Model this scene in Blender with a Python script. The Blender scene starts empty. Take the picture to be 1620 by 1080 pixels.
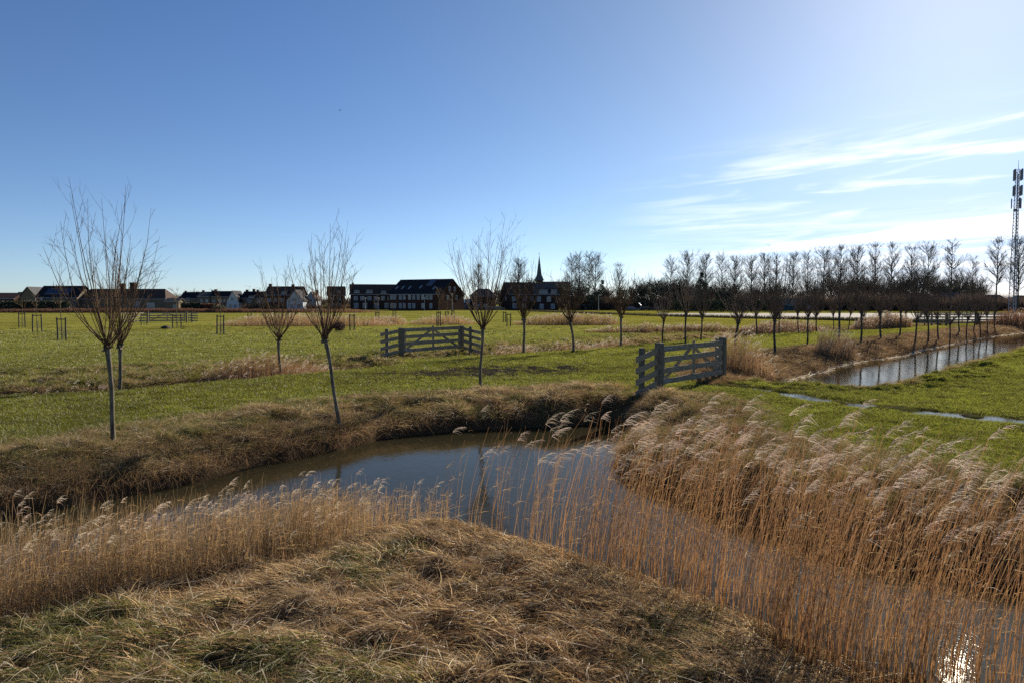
import bpy, math
import numpy as np
from math import radians, sin, cos, pi

sc = bpy.context.scene
COL = sc.collection
# ------------------------------------------------------------------ camera
FPX, W0, H0, CAMZ = 1170.0, 1620.0, 1080.0, 2.9
PITCH = math.atan(62.0 / FPX)
cam_d = bpy.data.cameras.new("camera")
cam = bpy.data.objects.new("camera", cam_d)
COL.objects.link(cam)
cam.location = (0, 0, CAMZ)
cam.rotation_euler = (radians(90) - PITCH, 0, 0)
cam_d.sensor_width = 36.0
cam_d.lens = 36.0 * FPX / W0
cam_d.clip_start = 0.1
cam_d.clip_end = 9000
sc.camera = cam

# ------------------------------------------------------------------ sky and sun
SUN_AZ, SUN_EL = radians(31.5), radians(24.0)
world = bpy.data.worlds.new("World")
sc.world = world
world.use_nodes = True
wt = world.node_tree
wt.nodes.clear()
SKY_STR = 0.059
def wn(kind, **kw):
    n = wt.nodes.new(kind)
    for k, v in kw.items():
        setattr(n, k, v)
    return n
def wmath(op, a, b=None, c=None, clamp=False):
    n = wn('ShaderNodeMath', operation=op, use_clamp=clamp)
    for i, v in enumerate((a, b, c)):
        if v is None: continue
        if isinstance(v, (int, float)): n.inputs[i].default_value = v
        else: wt.links.new(v, n.inputs[i])
    return n.outputs[0]
def wstep(v, a, b):
    n = wn('ShaderNodeMapRange', interpolation_type='SMOOTHSTEP')
    wt.links.new(v, n.inputs[0])
    n.inputs[1].default_value = a; n.inputs[2].default_value = b
    return n.outputs[0]
sky = wn('ShaderNodeTexSky', sky_type='NISHITA')
sky.sun_disc = False
sky.sun_elevation = SUN_EL
sky.sun_rotation = SUN_AZ
sky.altitude = 0
sky.air_density = 0.6
sky.dust_density = 0.2
sky.ozone_density = 5.0
tc = wn('ShaderNodeTexCoord')
sep = wn('ShaderNodeSeparateXYZ')
wt.links.new(tc.outputs['Generated'], sep.inputs[0])
az = wmath('ARCTAN2', sep.outputs[0], sep.outputs[1])
el = wmath('ARCSINE', sep.outputs[2])
def cloud_layer(slope, su, sv, lo, hi, seed, det=6.0, dist=0.6):
    v = wmath('SUBTRACT', el, wmath('MULTIPLY', az, slope))
    cmb = wn('ShaderNodeCombineXYZ')
    wt.links.new(wmath('MULTIPLY', az, su), cmb.inputs[0])
    wt.links.new(wmath('MULTIPLY', v, sv), cmb.inputs[1])
    cmb.inputs[2].default_value = seed
    nz = wn('ShaderNodeTexNoise')
    nz.inputs['Scale'].default_value = 1.0
    nz.inputs['Detail'].default_value = det
    nz.inputs['Roughness'].default_value = 0.55
    nz.inputs['Distortion'].default_value = dist
    wt.links.new(cmb.outputs[0], nz.inputs['Vector'])
    return wstep(nz.outputs['Fac'], lo, hi)
m_az = wmath('MULTIPLY', wstep(az, 0.10, 0.42), wstep(az, 1.5, 0.9))
m_el = wmath('MULTIPLY', wstep(el, -0.01, 0.05), wstep(wmath('SUBTRACT', el, wmath('MULTIPLY', az, 0.10)), 0.185, 0.11))
c1 = cloud_layer(0.055, 4.2, 46.0, 0.44, 0.66, 3.7)
c2 = cloud_layer(0.015, 3.0, 62.0, 0.38, 0.62, 9.1)
m_low = wstep(el, 0.13, 0.05)
cm = wmath('MAXIMUM', wmath('MULTIPLY', c1, 0.85), wmath('MULTIPLY', wmath('MULTIPLY', c2, m_low), 0.8))
cm = wmath('MULTIPLY', wmath('MULTIPLY', cm, m_az), m_el, clamp=True)
mixc = wn('ShaderNodeMix', data_type='RGBA')
wt.links.new(cm, mixc.inputs[0])
tint = wn('ShaderNodeMix', data_type='RGBA')
wt.links.new(wstep(el, 0.0, 0.50), tint.inputs[0])
tint.inputs[6].default_value = (1.26, 1.16, 1.06, 1); tint.inputs[7].default_value = (1.08, 1.17, 1.22, 1)
sdir = wn('ShaderNodeVectorMath', operation='DOT_PRODUCT')
wt.links.new(tc.outputs['Generated'], sdir.inputs[0])
sdir.inputs[1].default_value = (sin(SUN_AZ) * cos(SUN_EL), cos(SUN_AZ) * cos(SUN_EL), sin(SUN_EL))
tint2 = wn('ShaderNodeMix', data_type='RGBA')
wt.links.new(wstep(sdir.outputs['Value'], 0.68, 0.98), tint2.inputs[0])
wt.links.new(tint.outputs[2], tint2.inputs[6]); tint2.inputs[7].default_value = (1.32, 1.26, 1.10, 1)
tint3 = wn('ShaderNodeMix', data_type='RGBA')
wt.links.new(wmath('MULTIPLY', wstep(el, 0.22, 0.0), wstep(az, -0.1, 0.6)), tint3.inputs[0])
wt.links.new(tint2.outputs[2], tint3.inputs[6]); tint3.inputs[7].default_value = (0.74, 0.70, 0.76, 1)
tint = tint3
tm = wn('ShaderNodeMix', data_type='RGBA', blend_type='MULTIPLY')
tm.inputs[0].default_value = 1.0
wt.links.new(sky.outputs[0], tm.inputs[6]); wt.links.new(tint.outputs[2], tm.inputs[7])
wt.links.new(tm.outputs[2], mixc.inputs[6])
mixc.inputs[7].default_value = (0.76 / SKY_STR, 0.78 / SKY_STR, 0.80 / SKY_STR, 1)
bgn = wn('ShaderNodeBackground')
bgn.inputs[1].default_value = SKY_STR
wt.links.new(mixc.outputs[2], bgn.inputs[0])
wo = wn('ShaderNodeOutputWorld')
wt.links.new(bgn.outputs[0], wo.inputs[0])

sl = bpy.data.lights.new("sun", 'SUN')
sl.energy = 5.0
sl.angle = radians(0.5)
sl.color = (1.0, 0.93, 0.82)
sun = bpy.data.objects.new("sun", sl)
COL.objects.link(sun)
sun.rotation_euler = (radians(90) - SUN_EL, 0, -SUN_AZ + pi)   # light comes from azimuth SUN_AZ
sun.location = (60, 90, 80)

sc.view_settings.view_transform = 'Standard'
sc.view_settings.look = 'None'
sc.view_settings.exposure = 0.86
sc.view_settings.gamma = 1.0
sc.cycles.use_denoising = False
sc.cycles.pixel_filter_type = 'BLACKMAN_HARRIS'
sc.cycles.filter_width = 1.5
sc.cycles.max_bounces = 6
sc.cycles.diffuse_bounces = 3
sc.cycles.glossy_bounces = 3
sc.cycles.transmission_bounces = 4
sc.cycles.transparent_max_bounces = 6
sc.cycles.sample_clamp_indirect = 6.0
sc.cycles.sample_clamp_direct = 5.0

# ------------------------------------------------------------------ helpers
def at(px, py, z=0.0):
    """ground point seen at photo pixel px, py on the level z"""
    u = (px - W0 / 2) / FPX
    v = (H0 / 2 - py) / FPX
    dz = v * cos(PITCH) - sin(PITCH)
    dy = cos(PITCH) + v * sin(PITCH)
    t = (z - CAMZ) / dz
    return np.array([u * t, dy * t, z])
def atY(px, py, Y):
    """point seen at px, py at the distance Y"""
    u = (px - W0 / 2) / FPX
    v = (H0 / 2 - py) / FPX
    dz = v * cos(PITCH) - sin(PITCH)
    dy = cos(PITCH) + v * sin(PITCH)
    t = Y / dy
    return np.array([u * t, Y, CAMZ + dz * t])

def tag(o, label=None, cat=None, group=None, kind=None):
    if label: o['label'] = label
    if cat: o['category'] = cat
    if group: o['group'] = group
    if kind: o['kind'] = kind
    return o
def thing(name, label, cat, loc=(0, 0, 0), rz=0.0, group=None):
    o = bpy.data.objects.new(name, None)
    COL.objects.link(o)
    o.empty_display_size = 0.2
    o.location = loc
    o.rotation_euler = (0, 0, rz)
    return tag(o, label, cat, group)
def copy_tree(o, parent=None):
    c = o.copy()
    COL.objects.link(c)
    c.parent = parent
    for ch in list(o.children):
        copy_tree(ch, c)
    return c

def np_mesh(name, verts, faces, k, col=None, smooth=False):
    """faces: (F,k) int array"""
    me = bpy.data.meshes.new(name)
    nv, nf = len(verts), len(faces)
    me.vertices.add(nv)
    me.vertices.foreach_set('co', np.ascontiguousarray(verts, dtype=np.float32).ravel())
    me.loops.add(nf * k)
    me.loops.foreach_set('vertex_index', np.ascontiguousarray(faces, dtype=np.int32).ravel())
    me.polygons.add(nf)
    me.polygons.foreach_set('loop_start', np.arange(0, nf * k, k, dtype=np.int32))
    me.polygons.foreach_set('use_smooth', np.full(nf, smooth, dtype=bool))
    me.update(calc_edges=True)
    if col is not None:
        at_ = me.color_attributes.new('Col', 'FLOAT_COLOR', 'POINT')
        c4 = np.ones((nv, 4), dtype=np.float32)
        c4[:, :3] = col
        at_.data.foreach_set('color', c4.ravel())
    return me
def link(name, me, mat, parent=None):
    o = bpy.data.objects.new(name, me)
    COL.objects.link(o)
    if mat is not None:
        me.materials.append(mat)
    if parent is not None:
        o.parent = parent
    return o

class MB:
    """collects boxes, prisms and tubes into one mesh"""
    def __init__(s): s.v, s.f = [], []
    def add(s, vs, fs):
        b = len(s.v)
        s.v += [tuple(map(float, p)) for p in vs]
        s.f += [tuple(b + i for i in f) for f in fs]
    def box(s, x0, x1, y0, y1, z0, z1):
        s.add([(x0, y0, z0), (x1, y0, z0), (x1, y1, z0), (x0, y1, z0), (x0, y0, z1), (x1, y0, z1), (x1, y1, z1), (x0, y1, z1)],
              [(0, 3, 2, 1), (4, 5, 6, 7), (0, 1, 5, 4), (1, 2, 6, 5), (2, 3, 7, 6), (3, 0, 4, 7)])
    def bar(s, a, b, w, h, up=(0, 0, 1)):
        a, b, up = np.array(a, float), np.array(b, float), np.array(up, float)
        t = (b - a) / np.linalg.norm(b - a)
        if abs(np.dot(t, up)) > 0.98: up = np.array([0, 1.0, 0])
        sx = np.cross(t, up); sx /= np.linalg.norm(sx)
        uz = np.cross(sx, t)
        q = [p + sx * i * w / 2 + uz * j * h / 2 for p in (a, b) for i, j in ((-1, -1), (1, -1), (1, 1), (-1, 1))]
        s.add(q, [(0, 3, 2, 1), (4, 5, 6, 7), (0, 1, 5, 4), (1, 2, 6, 5), (2, 3, 7, 6), (3, 0, 4, 7)])
    def tube(s, pts, rads, n=6):
        pts = [np.array(p, float) for p in pts]
        vs, fs = [], []
        for i, p in enumerate(pts):
            t = pts[min(i + 1, len(pts) - 1)] - pts[max(i - 1, 0)]
            t /= np.linalg.norm(t)
            a = np.array([1.0, 0, 0]) if abs(t[0]) < 0.8 else np.array([0, 1.0, 0])
            u = np.cross(t, a); u /= np.linalg.norm(u); w = np.cross(t, u)
            for k in range(n):
                th = 2 * pi * k / n
                vs.append(p + (u * cos(th) + w * sin(th)) * rads[i])
        for i in range(len(pts) - 1):
            for k in range(n):
                k2 = (k + 1) % n
                fs.append((i * n + k, i * n + k2, (i + 1) * n + k2, (i + 1) * n + k))
        fs.append(tuple(range(n - 1, -1, -1)))
        fs.append(tuple(range((len(pts) - 1) * n, len(pts) * n)))
        s.add(vs, fs)
    def build(s, name, mat, parent=None, smooth=False):
        me = bpy.data.meshes.new(name)
        me.from_pydata(s.v, [], s.f)
        me.update()
        if smooth:
            me.polygons.foreach_set('use_smooth', [True] * len(me.polygons))
        return link(name, me, mat, parent)

# value noise
def _h(ix, iy, seed):
    n = (ix.astype(np.int64) * 374761393 + iy.astype(np.int64) * 668265263 + seed * 1442695041) & 0xffffffff
    n = ((n ^ (n >> 13)) * 1274126177) & 0xffffffff
    n = n ^ (n >> 16)
    return (n & 0xffff) / 65535.0
def vnoise(x, y, seed=0):
    x = np.asarray(x, float); y = np.asarray(y, float)
    ix, iy = np.floor(x), np.floor(y)
    fx, fy = x - ix, y - iy
    fx = fx * fx * (3 - 2 * fx); fy = fy * fy * (3 - 2 * fy)
    a, b = _h(ix, iy, seed), _h(ix + 1, iy, seed)
    c, d = _h(ix, iy + 1, seed), _h(ix + 1, iy + 1, seed)
    return (a * (1 - fx) + b * fx) * (1 - fy) + (c * (1 - fx) + d * fx) * fy
def fbm(x, y, seed=0, o=3):
    s, a, t = 0, 1.0, 0
    for i in range(o):
        s = s + a * vnoise(x * 2 ** i + 17.3 * i, y * 2 ** i - 9.1 * i, seed + i)
        t += a; a *= 0.5
    return s / t * 2 - 1      # about -1..1
def sstep(v, a, b):
    t = np.clip((v - a) / (b - a), 0, 1)
    return t * t * (3 - 2 * t)

def seg_dist(x, y, poly, closed=False):
    P = np.array(poly, float)
    Q = np.roll(P, -1, 0) if closed else P[1:]
    P_ = P if closed else P[:-1]
    d = np.full(np.shape(x), 1e9)
    for (ax, ay), (bx, by) in zip(P_, Q):
        vx, vy = bx - ax, by - ay
        t = np.clip(((x - ax) * vx + (y - ay) * vy) / (vx * vx + vy * vy), 0, 1)
        d = np.minimum(d, np.hypot(x - ax - t * vx, y - ay - t * vy))
    return d
def inside(x, y, poly):
    P = np.array(poly, float); Q = np.roll(P, -1, 0)
    r = np.zeros(np.shape(x), bool)
    for (ax, ay), (bx, by) in zip(P, Q):
        if ay == by: continue
        c = ((ay > y) != (by > y)) & (x < (bx - ax) * (y - ay) / (by - ay) + ax)
        r ^= c
    return r
def sd_poly(x, y, poly):
    d = seg_dist(x, y, poly, True)
    return np.where(inside(x, y, poly), -d, d)

# ------------------------------------------------------------------ plan of the place (metres)
WZ = -0.75
NEAR = [(-34, -20), (-16, -2), (-9, 5), (-6.3, 8), (-5, 9.4), (-4, 10.3), (-2.9, 11.3), (-1.5, 12.3), (-0.9, 12.3), (0.6, 11), (2, 9.6),
        (3, 8.2), (3.9, 7), (6, 4.5), (12, -2), (30, -20)]
FARB = [(38, -20), (20, -1.5), (12, 4.8), (6.47, 9.47), (5.9, 10), (5.04, 10.6), (4.2, 11.7), (3.67, 13), (3.23, 14), (2.74, 14.6),
        (2.19, 16.4), (2.73, 18.2), (3.3, 20.0), (3.35, 22.3), (2.8, 22.6), (2.2, 21.9), (1.25, 21.5), (-.74, 20.7), (-1.85, 20.2),
        (-3.25, 19.3), (-4.09, 17.7), (-5.08, 16.4), (-5.8, 15.4), (-6.17, 14.4), (-7.2, 13.3), (-7.9, 12.4), (-12, 8.5), (-20, 0.5), (-40, -20)]
FARB = [(px_ - .24, py_ + .34) if (px_ < 1.5 and py_ > 5 and py_ < 21) else (px_, py_) for px_, py_ in FARB]
PA = NEAR + FARB
PB = [(12.2, 33.4), (13.9, 35.6), (16.6, 39.2), (18.8, 42.3), (22.7, 46.4), (26.3, 49.7), (31.2, 56.2), (37.9, 63.7), (50.3, 77.6),
      (60, 87), (90, 116), (170, 190), (176, 182), (90, 104), (60, 74), (43, 57.5), (35.7, 51), (32.2, 48), (26.9, 42.2), (22.2, 36.8), (18.8, 33.2), (16, 30), (13.6, 27.2),
      (11.8, 26.3), (10.4, 27.4), (10.4, 30), (11.3, 32.6)]
D1 = [(-60, 6), (-40, 14), (-20, 22.3), (-16.8, 24.2), (-13.8, 25.5), (-12.1, 27.8), (-10.4, 29.8), (-8.9, 31.7), (-7.2, 34.2), (-6.4, 35.2)]
D2 = [(-1.4, 42.0), (.7, 44.4), (4, 47), (7.5, 51.5), (12, 57), (22.6, 68.5), (35, 79), (60, 101), (100, 135)]
RUT = [(7.6, 26.5), (8.6, 24.0), (9.2, 22.0), (9.9, 20.7), (10.8, 19.7), (11.5, 19.0), (12.4, 18.0), (14.5, 16.0), (18, 13)]
RUTB = [(7.2, 25.6), (8.4, 25.1), (9.0, 24.6), (10.0, 24.3)]
NX = [p[0] for p in NEAR]; NY = [p[1] for p in NEAR]
def is_near(x, y):
    return y < np.interp(x, NX, NY)

def terrain(x, y):
    sa = sd_poly(x, y, PA) + 0.14 * fbm(x * 1.3, y * 1.3, 5, 2)
    sb = sd_poly(x, y, PB) + 0.25 * fbm(x * .7, y * .7, 6, 2)
    nr = is_near(x, y)
    steep = 1 + 1.8 * np.exp(-((x - 3.3) ** 2 + (y - 23) ** 2) / 4.0)
    lefty = sstep(x, 0.5, -1.5)
    prof_far = np.interp(sa * steep, [-1.6, -0.5, 0, 0.12, 0.7, 1.6, 2.4], [-1.45, -1.02, -0.79, -0.52, -0.30, -0.06, 0.0])
    prof_near = np.interp(sa, [-1.6, -0.4, 0, 1.2, 2.6, 5, 9], [-1.45, -0.95, -0.79, -0.50, -0.30, -0.12, 0.1])
    z = np.where(nr, prof_near, prof_far)
    pb = np.interp(sb * np.where(y - x > 19.2, 1.0, 2.4), [-2.5, -0.6, 0, 0.25, 1.2, 2.4], [-1.6, -1.1, -0.78, -0.6, -0.25, 0.0])
    z = np.minimum(z, np.where(nr, 9, pb))
    for D in (D1, D2):
        dd = seg_dist(x, y, D)
        z = np.minimum(z, np.interp(dd + 0.12 * fbm(x * 1.1, y * 1.1, 8, 2), [0, 0.3, 0.75, 1.5], [-0.62, -0.58, -0.15, 0.0]))
    # bumps
    land = np.clip(sa, 0, 1)
    dist = np.hypot(x, y)
    fade = 1 - sstep(dist, 60, 110)
    z = z + land * fade * np.where(nr, 0.15 * fbm(x * 1.4, y * 1.4, 21, 3) + .11 * fbm(x * 3.3, y * 3.3, 25, 2), 0)
    zone_rough = np.clip(np.exp(-((sa - 1.7) / 1.0) ** 2) + np.exp(-((sb - 1.5) / 1.2) ** 2), 0, 1)
    beyond = sstep(y - np.interp(x, [p[0] for p in D1 + D2], [p[1] for p in D1 + D2]), 0.8, 2.5) * (1 - sstep(y - np.interp(x, [p[0] for p in D1 + D2], [p[1] for p in D1 + D2]), 7, 12))
    amp = 0.04 + 0.17 * zone_rough + 0.19 * beyond
    z = z + np.where(nr, 0, amp * land * fade * (fbm(x * 1.3, y * 1.3, 31, 3) + .6 * fbm(x * 3.1, y * 3.1, 37, 2)))
    z = z + np.where(nr, 0, (1 - fade) * 0.0)
    # wheel ruts with standing water, and the trodden mud on the track
    rd = np.minimum(seg_dist(x, y, RUT), seg_dist(x, y, RUTB) + .12)
    near_r = np.exp(-(rd / 1.7) ** 2)
    z = z + near_r * np.where(nr, 0, 0.05)
    z = z - np.where(nr, 0, 0.14 * np.exp(-(rd / 0.60) ** 2) * np.clip(0.62 + 1.5 * fbm(x * 1.7, y * 1.7, 41, 3), 0, 1.4))
    md = np.exp(-(((x + 0.2) / 3.8) ** 2 + ((y - 32 - 0.35 * x) / 3.0) ** 2))
    z = z + md * 0.07 * fbm(x * 3.1, y * 2.2, 51, 2)
    return z

def axis(lo, hi, step, far_lo, far_hi, g):
    a = list(np.arange(lo, hi, step))
    s, v, up = step, a[-1], []
    while v < far_hi:
        s *= g; v += s; up.append(v)
    s, v, dn = step, lo, []
    while v > far_lo:
        s *= g; v -= s; dn.append(v)
    return np.array(dn[::-1] + a + up)
gx = axis(-17, 20, 0.09, -5000, 5000, 1.028)
gy = axis(3.0, 46, 0.09, -300, 8000, 1.022)
GX, GY = np.meshgrid(gx, gy)
GZ = terrain(GX, GY)
def ground(x, y):
    x = np.asarray(x, float); y = np.asarray(y, float)
    i = np.clip(np.searchsorted(gx, x) - 1, 0, len(gx) - 2)
    j = np.clip(np.searchsorted(gy, y) - 1, 0, len(gy) - 2)
    fx = (x - gx[i]) / (gx[i + 1] - gx[i]); fy = (y - gy[j]) / (gy[j + 1] - gy[j])
    return (GZ[j, i] * (1 - fx) + GZ[j, i + 1] * fx) * (1 - fy) + (GZ[j + 1, i] * (1 - fx) + GZ[j + 1, i + 1] * fx) * fy

# ------------------------------------------------------------------ colours by place (what grows there)
C = lambda *a: np.array(a, float)
EARTH, MUD = C(.045, .032, .020), C(.05, .042, .034)
GREEN, GREEN2, OLIVE = C(.138, .138, .027), C(.07, .095, .015), C(.135, .142, .036)
STRAW, STRAW2, BROWN = C(.42, .32, .185), C(.27, .19, .10), C(.16, .10, .055)
def lines_y(x, D):
    return np.interp(x, [p[0] for p in D], [p[1] for p in D])
def zones(x, y):
    sa = sd_poly(x, y, PA); sb = sd_poly(x, y, PB)
    dd = np.minimum(seg_dist(x, y, D1), seg_dist(x, y, D2))
    nr = is_near(x, y)
    n1 = fbm(x * .6, y * .6, 61, 3); n2 = fbm(x * .08, y * .08, 71, 3); n3 = fbm(x * 2.2, y * 2.2, 66, 2)
    beyond = y - lines_y(x, D1 + D2)
    right = (x > 3) & (y < 32) & ~nr
    # straw share 0..1
    w = 2.1 + 0.5 * n1
    w = np.where(right & (sa < 12) & (y < 18), 1.0 + .5 * n1, w)
    straw = 1 - sstep(sa, w - .8, w + .5)
    gate_way = np.exp(-(((x - 6.5) / 4.0) ** 2 + ((y - 25.5) / 3.2) ** 2))
    straw = straw * (1 - .9 * gate_way)
    wb = np.where(beyond * 0 + (y - x) > 19.2, 3.0, .7) + .8 * n1
    straw = np.maximum(straw, 1 - sstep(sb, wb - .5, wb + .6))
    straw = np.maximum(straw, (1 - sstep(dd, .9, 1.7)) * (.8 + .3 * n1))
    rough = sstep(beyond, .8, 2) * (1 - sstep(beyond, 5.5, 10 + 3 * n1))
    straw = np.maximum(straw, rough * np.clip(.52 + .55 * n1 + .3 * n3, 0, 1))
    olive = sstep(beyond, 6, 12) * (1 - sstep(x + 0.0 * y, 5, 30))
    straw = np.where(nr, np.clip(1.0 + .0 * n1, 0, 1), straw)
    mud = np.clip(np.exp(-(((x + 0.8) / 3.9) ** 2 + ((y - 31.6 - .35 * x) / 2.3) ** 2)) * 3.2 * (0.5 + n3), 0, 1)
    mud = np.where(nr, 0, mud)
    rd = np.minimum(seg_dist(x, y, RUT), seg_dist(x, y, RUTB))
    mud = np.maximum(mud, np.exp(-(rd / .45) ** 2) * np.clip(.5 + n3, 0, 1) * ~nr)
    return dict(sa=sa, sb=sb, dd=dd, nr=nr, n1=n1, n2=n2, n3=n3, beyond=beyond, straw=np.clip(straw, 0, 1), rough=rough, olive=olive, mud=mud, right=right)

def mixc3(a, b, t):
    return a * (1 - t[..., None]) + b * t[..., None]

# ------------------------------------------------------------------ materials
def mat_new(name):
    m = bpy.data.materials.new(name)
    m.use_nodes = True
    nt = m.node_tree
    nt.nodes.clear()
    out = nt.nodes.new('ShaderNodeOutputMaterial')
    return m, nt, out
def pmat(name, col, rough=0.8, nscale=8.0, var=0.25, bump=0.15, metal=0.0, coords='Object', stretch=(1, 1, 1), spec=0.3, col2=None):
    m, nt, out = mat_new(name)
    b = nt.nodes.new('ShaderNodeBsdfPrincipled')
    t = nt.nodes.new('ShaderNodeTexCoord')
    mp = nt.nodes.new('ShaderNodeMapping'); mp.inputs['Scale'].default_value = stretch
    n = nt.nodes.new('ShaderNodeTexNoise')
    n.inputs['Scale'].default_value = nscale; n.inputs['Detail'].default_value = 6
    r = nt.nodes.new('ShaderNodeValToRGB')
    c = np.array(col[:3], float)
    c2 = np.array(col2, float) if col2 is not None else np.clip(c * (1 + var), 0, 1)
    r.color_ramp.elements[0].position = 0.3; r.color_ramp.elements[1].position = 0.7
    r.color_ramp.elements[0].color = (*(c * (1 - var)), 1); r.color_ramp.elements[1].color = (*c2, 1)
    bp = nt.nodes.new('ShaderNodeBump'); bp.inputs['Strength'].default_value = bump; bp.inputs['Distance'].default_value = 0.02
    L = nt.links.new
    L(t.outputs[coords], mp.inputs[0]); L(mp.outputs[0], n.inputs['Vector']); L(n.outputs['Fac'], r.inputs[0])
    L(r.outputs[0], b.inputs['Base Color']); L(n.outputs['Fac'], bp.inputs['Height']); L(bp.outputs[0], b.inputs['Normal'])
    b.inputs['Roughness'].default_value = rough; b.inputs['Metallic'].default_value = metal
    b.inputs['Specular IOR Level'].default_value = spec
    L(b.outputs[0], out.inputs[0])
    return m
def leafmat(name, trans=0.45, gloss=0.05, tint=(1, 1, 1)):
    m, nt, out = mat_new(name)
    L = nt.links.new
    a = nt.nodes.new('ShaderNodeAttribute'); a.attribute_name = 'Col'
    d = nt.nodes.new('ShaderNodeBsdfDiffuse'); tr = nt.nodes.new('ShaderNodeBsdfTranslucent')
    g = nt.nodes.new('ShaderNodeBsdfGlossy'); g.inputs['Roughness'].default_value = 0.5
    g.inputs[0].default_value = (.9, .85, .8, 1)
    mx = nt.nodes.new('ShaderNodeMixShader'); mx.inputs[0].default_value = trans
    m2 = nt.nodes.new('ShaderNodeMixShader'); m2.inputs[0].default_value = gloss
    ml = nt.nodes.new('ShaderNodeMix'); ml.data_type = 'RGBA'; ml.blend_type = 'MULTIPLY'; ml.inputs[0].default_value = 1
    L(a.outputs['Color'], ml.inputs[6]); ml.inputs[7].default_value = (*tint, 1)
    L(a.outputs['Color'], d.inputs[0]); L(ml.outputs[2], tr.inputs[0])
    L(d.outputs[0], mx.inputs[1]); L(tr.outputs[0], mx.inputs[2])
    L(mx.outputs[0], m2.inputs[1]); L(g.outputs[0], m2.inputs[2])
    L(m2.outputs[0], out.inputs[0])
    return m
M_GRASS = leafmat('grass_blades', 0.5, 0.04, (1.25, 1.3, .8))
M_STRAW = leafmat('dry_straw', 0.45, 0.035, (1.1, 1.0, .85))
M_REED = leafmat('reed_stems', 0.42, 0.03, (1.15, .95, .75))
M_PLUME = leafmat('reed_plumes', 0.55, 0.03)
M_LEAF = leafmat('evergreen_leaves', 0.25, 0.05)

def bark(name, c, c2):
    return pmat(name, c, 0.85, 14, 0.3, 0.6, stretch=(1, 1, .25), col2=c2, spec=.08)
M_BARKW = bark('willow_bark', (.085, .072, .048), (.25, .21, .14))
M_TWIG = bark('willow_twigs', (.10, .062, .035), (.20, .125, .065))
M_TWIGF = bark('far_willow_twigs', (.12, .085, .065), (.19, .14, .10))
M_BARKP = bark('poplar_bark', (.055, .05, .042), (.11, .10, .08))
M_TWIGP = bark('poplar_twigs', (.09, .082, .070), (.16, .145, .12))  # glare on the horizon put into the twig colour, paler and greyer
M_OAKW = pmat('weathered_gate_wood', (.30, .25, .175), .9, 5, .4, .6, stretch=(1, 6, 6), spec=.06)
M_POST = pmat('old_oak_post', (.17, .15, .105), .9, 9, .45, .7, stretch=(5, 5, .6), spec=.06)
M_STAKE = pmat('stake_wood', (.10, .085, .06), .9, 12, .35, .4)
M_STRAP = pmat('rubber_strap', (.02, .02, .02), .6, 8, .2, .1)
M_WIRE = pmat('plant_guard_mesh', (.10, .095, .075), .6, 20, .3, .1)
M_BRICK = pmat('brown_brick', (.06, .032, .024), .9, 3, .35, .2, spec=.03)
M_BRICKD = pmat('dark_brick', (.045, .032, .028), .9, 3, .3, .2, spec=.03)
M_BRICKY = pmat('buff_brick', (.17, .135, .095), .9, 3, .2, .2, spec=.03)
M_WHITE = pmat('white_render', (.50, .52, .54), .8, 2, .08, .1)
M_ROOF = pmat('dark_roof_tiles', (.024, .022, .024), .75, 5, .3, .3, spec=.05)
M_ROOFB = pmat('brown_roof_tiles', (.08, .052, .040), .8, 4, .35, .3, spec=.05)
M_ROOFG = pmat('grey_roof_tiles', (.085, .082, .078), .8, 4, .25, .3, spec=.05)
M_ROOFS = pmat('slate_spire', (.075, .09, .10), .7, 1.2, .25, .3)
M_TRIM = pmat('pale_trim', (.6, .6, .58), .6, 3, .1, .05)
M_GLASS = pmat('window_glass', (.10, .12, .15), .12, 2, .3, .0, spec=.9)
M_GLASSL = pmat('pale_pane', (.20, .215, .23), .5, 2, .3, .0)  # paler pane colour for most front windows, dormer windows and skylights
M_SOLAR = pmat('solar_panel', (.015, .022, .05), .2, 2, .2, .0, spec=.8)
M_METAL = pmat('galvanised_steel', (.26, .28, .31), .6, 5, .2, .05, metal=.1)
M_ANT = pmat('antenna_casing', (.16, .17, .19), .6, 4, .15, .05)
M_LAMPP = pmat('lamp_pole_grey', (.42, .43, .42), .5, 4, .1, .05)
M_SHED = pmat('blue_green_cladding', (.035, .075, .09), .7, 2, .25, .1, stretch=(8, 8, 1))
M_CARB = pmat('blue_car_paint', (.015, .03, .10), .25, 3, .1, .0, spec=.8)
M_CARK = pmat('black_car_paint', (.015, .016, .018), .25, 3, .1, .0, spec=.8)
M_TYRE = pmat('tyre_rubber', (.02, .02, .02), .9, 8, .2, .1)
M_CONC = pmat('concrete', (.30, .29, .27), .9, 4, .2, .2)

# ------------------------------------------------------------------ ground sheet
zz = zones(GX, GY)
def ground_col(x, y, z=None):
    q = zz
    n2 = q['n2'][..., None]; n1 = q['n1'][..., None]
    g = mixc3(GREEN, OLIVE, np.clip(q['olive'] * .8 + .25 * q['n2'], 0, 1)) * (1 + .22 * n2)
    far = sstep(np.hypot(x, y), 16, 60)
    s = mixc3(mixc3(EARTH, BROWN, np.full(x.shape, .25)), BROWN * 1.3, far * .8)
    g = mixc3(g * .55, g * C(1.45, 1.3, 1.1), far)  # far green brightened in place of sunlight glowing through grass blades
    c = mixc3(g, s, np.clip(q['straw'], 0, 1))
    c = mixc3(c, MUD * .7 + 0 * c, q['mud'])
    c = mixc3(c, EARTH * .8 + 0 * c, sstep(-GZ, .10, .32) * (q['dd'] < 1.6))  # ditch soil, with the shade of its backlit faces put into the colour
    c = mixc3(c, np.zeros_like(c) + C(.075, .048, .022), 1 - sstep(q['sa'], -.25, .1))
    c = mixc3(c, np.zeros_like(c) + C(.06, .04, .022), 1 - sstep(q['sb'], -.25, .1))
    return np.clip(c, 0, 1)
gc = ground_col(GX, GY)
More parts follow.
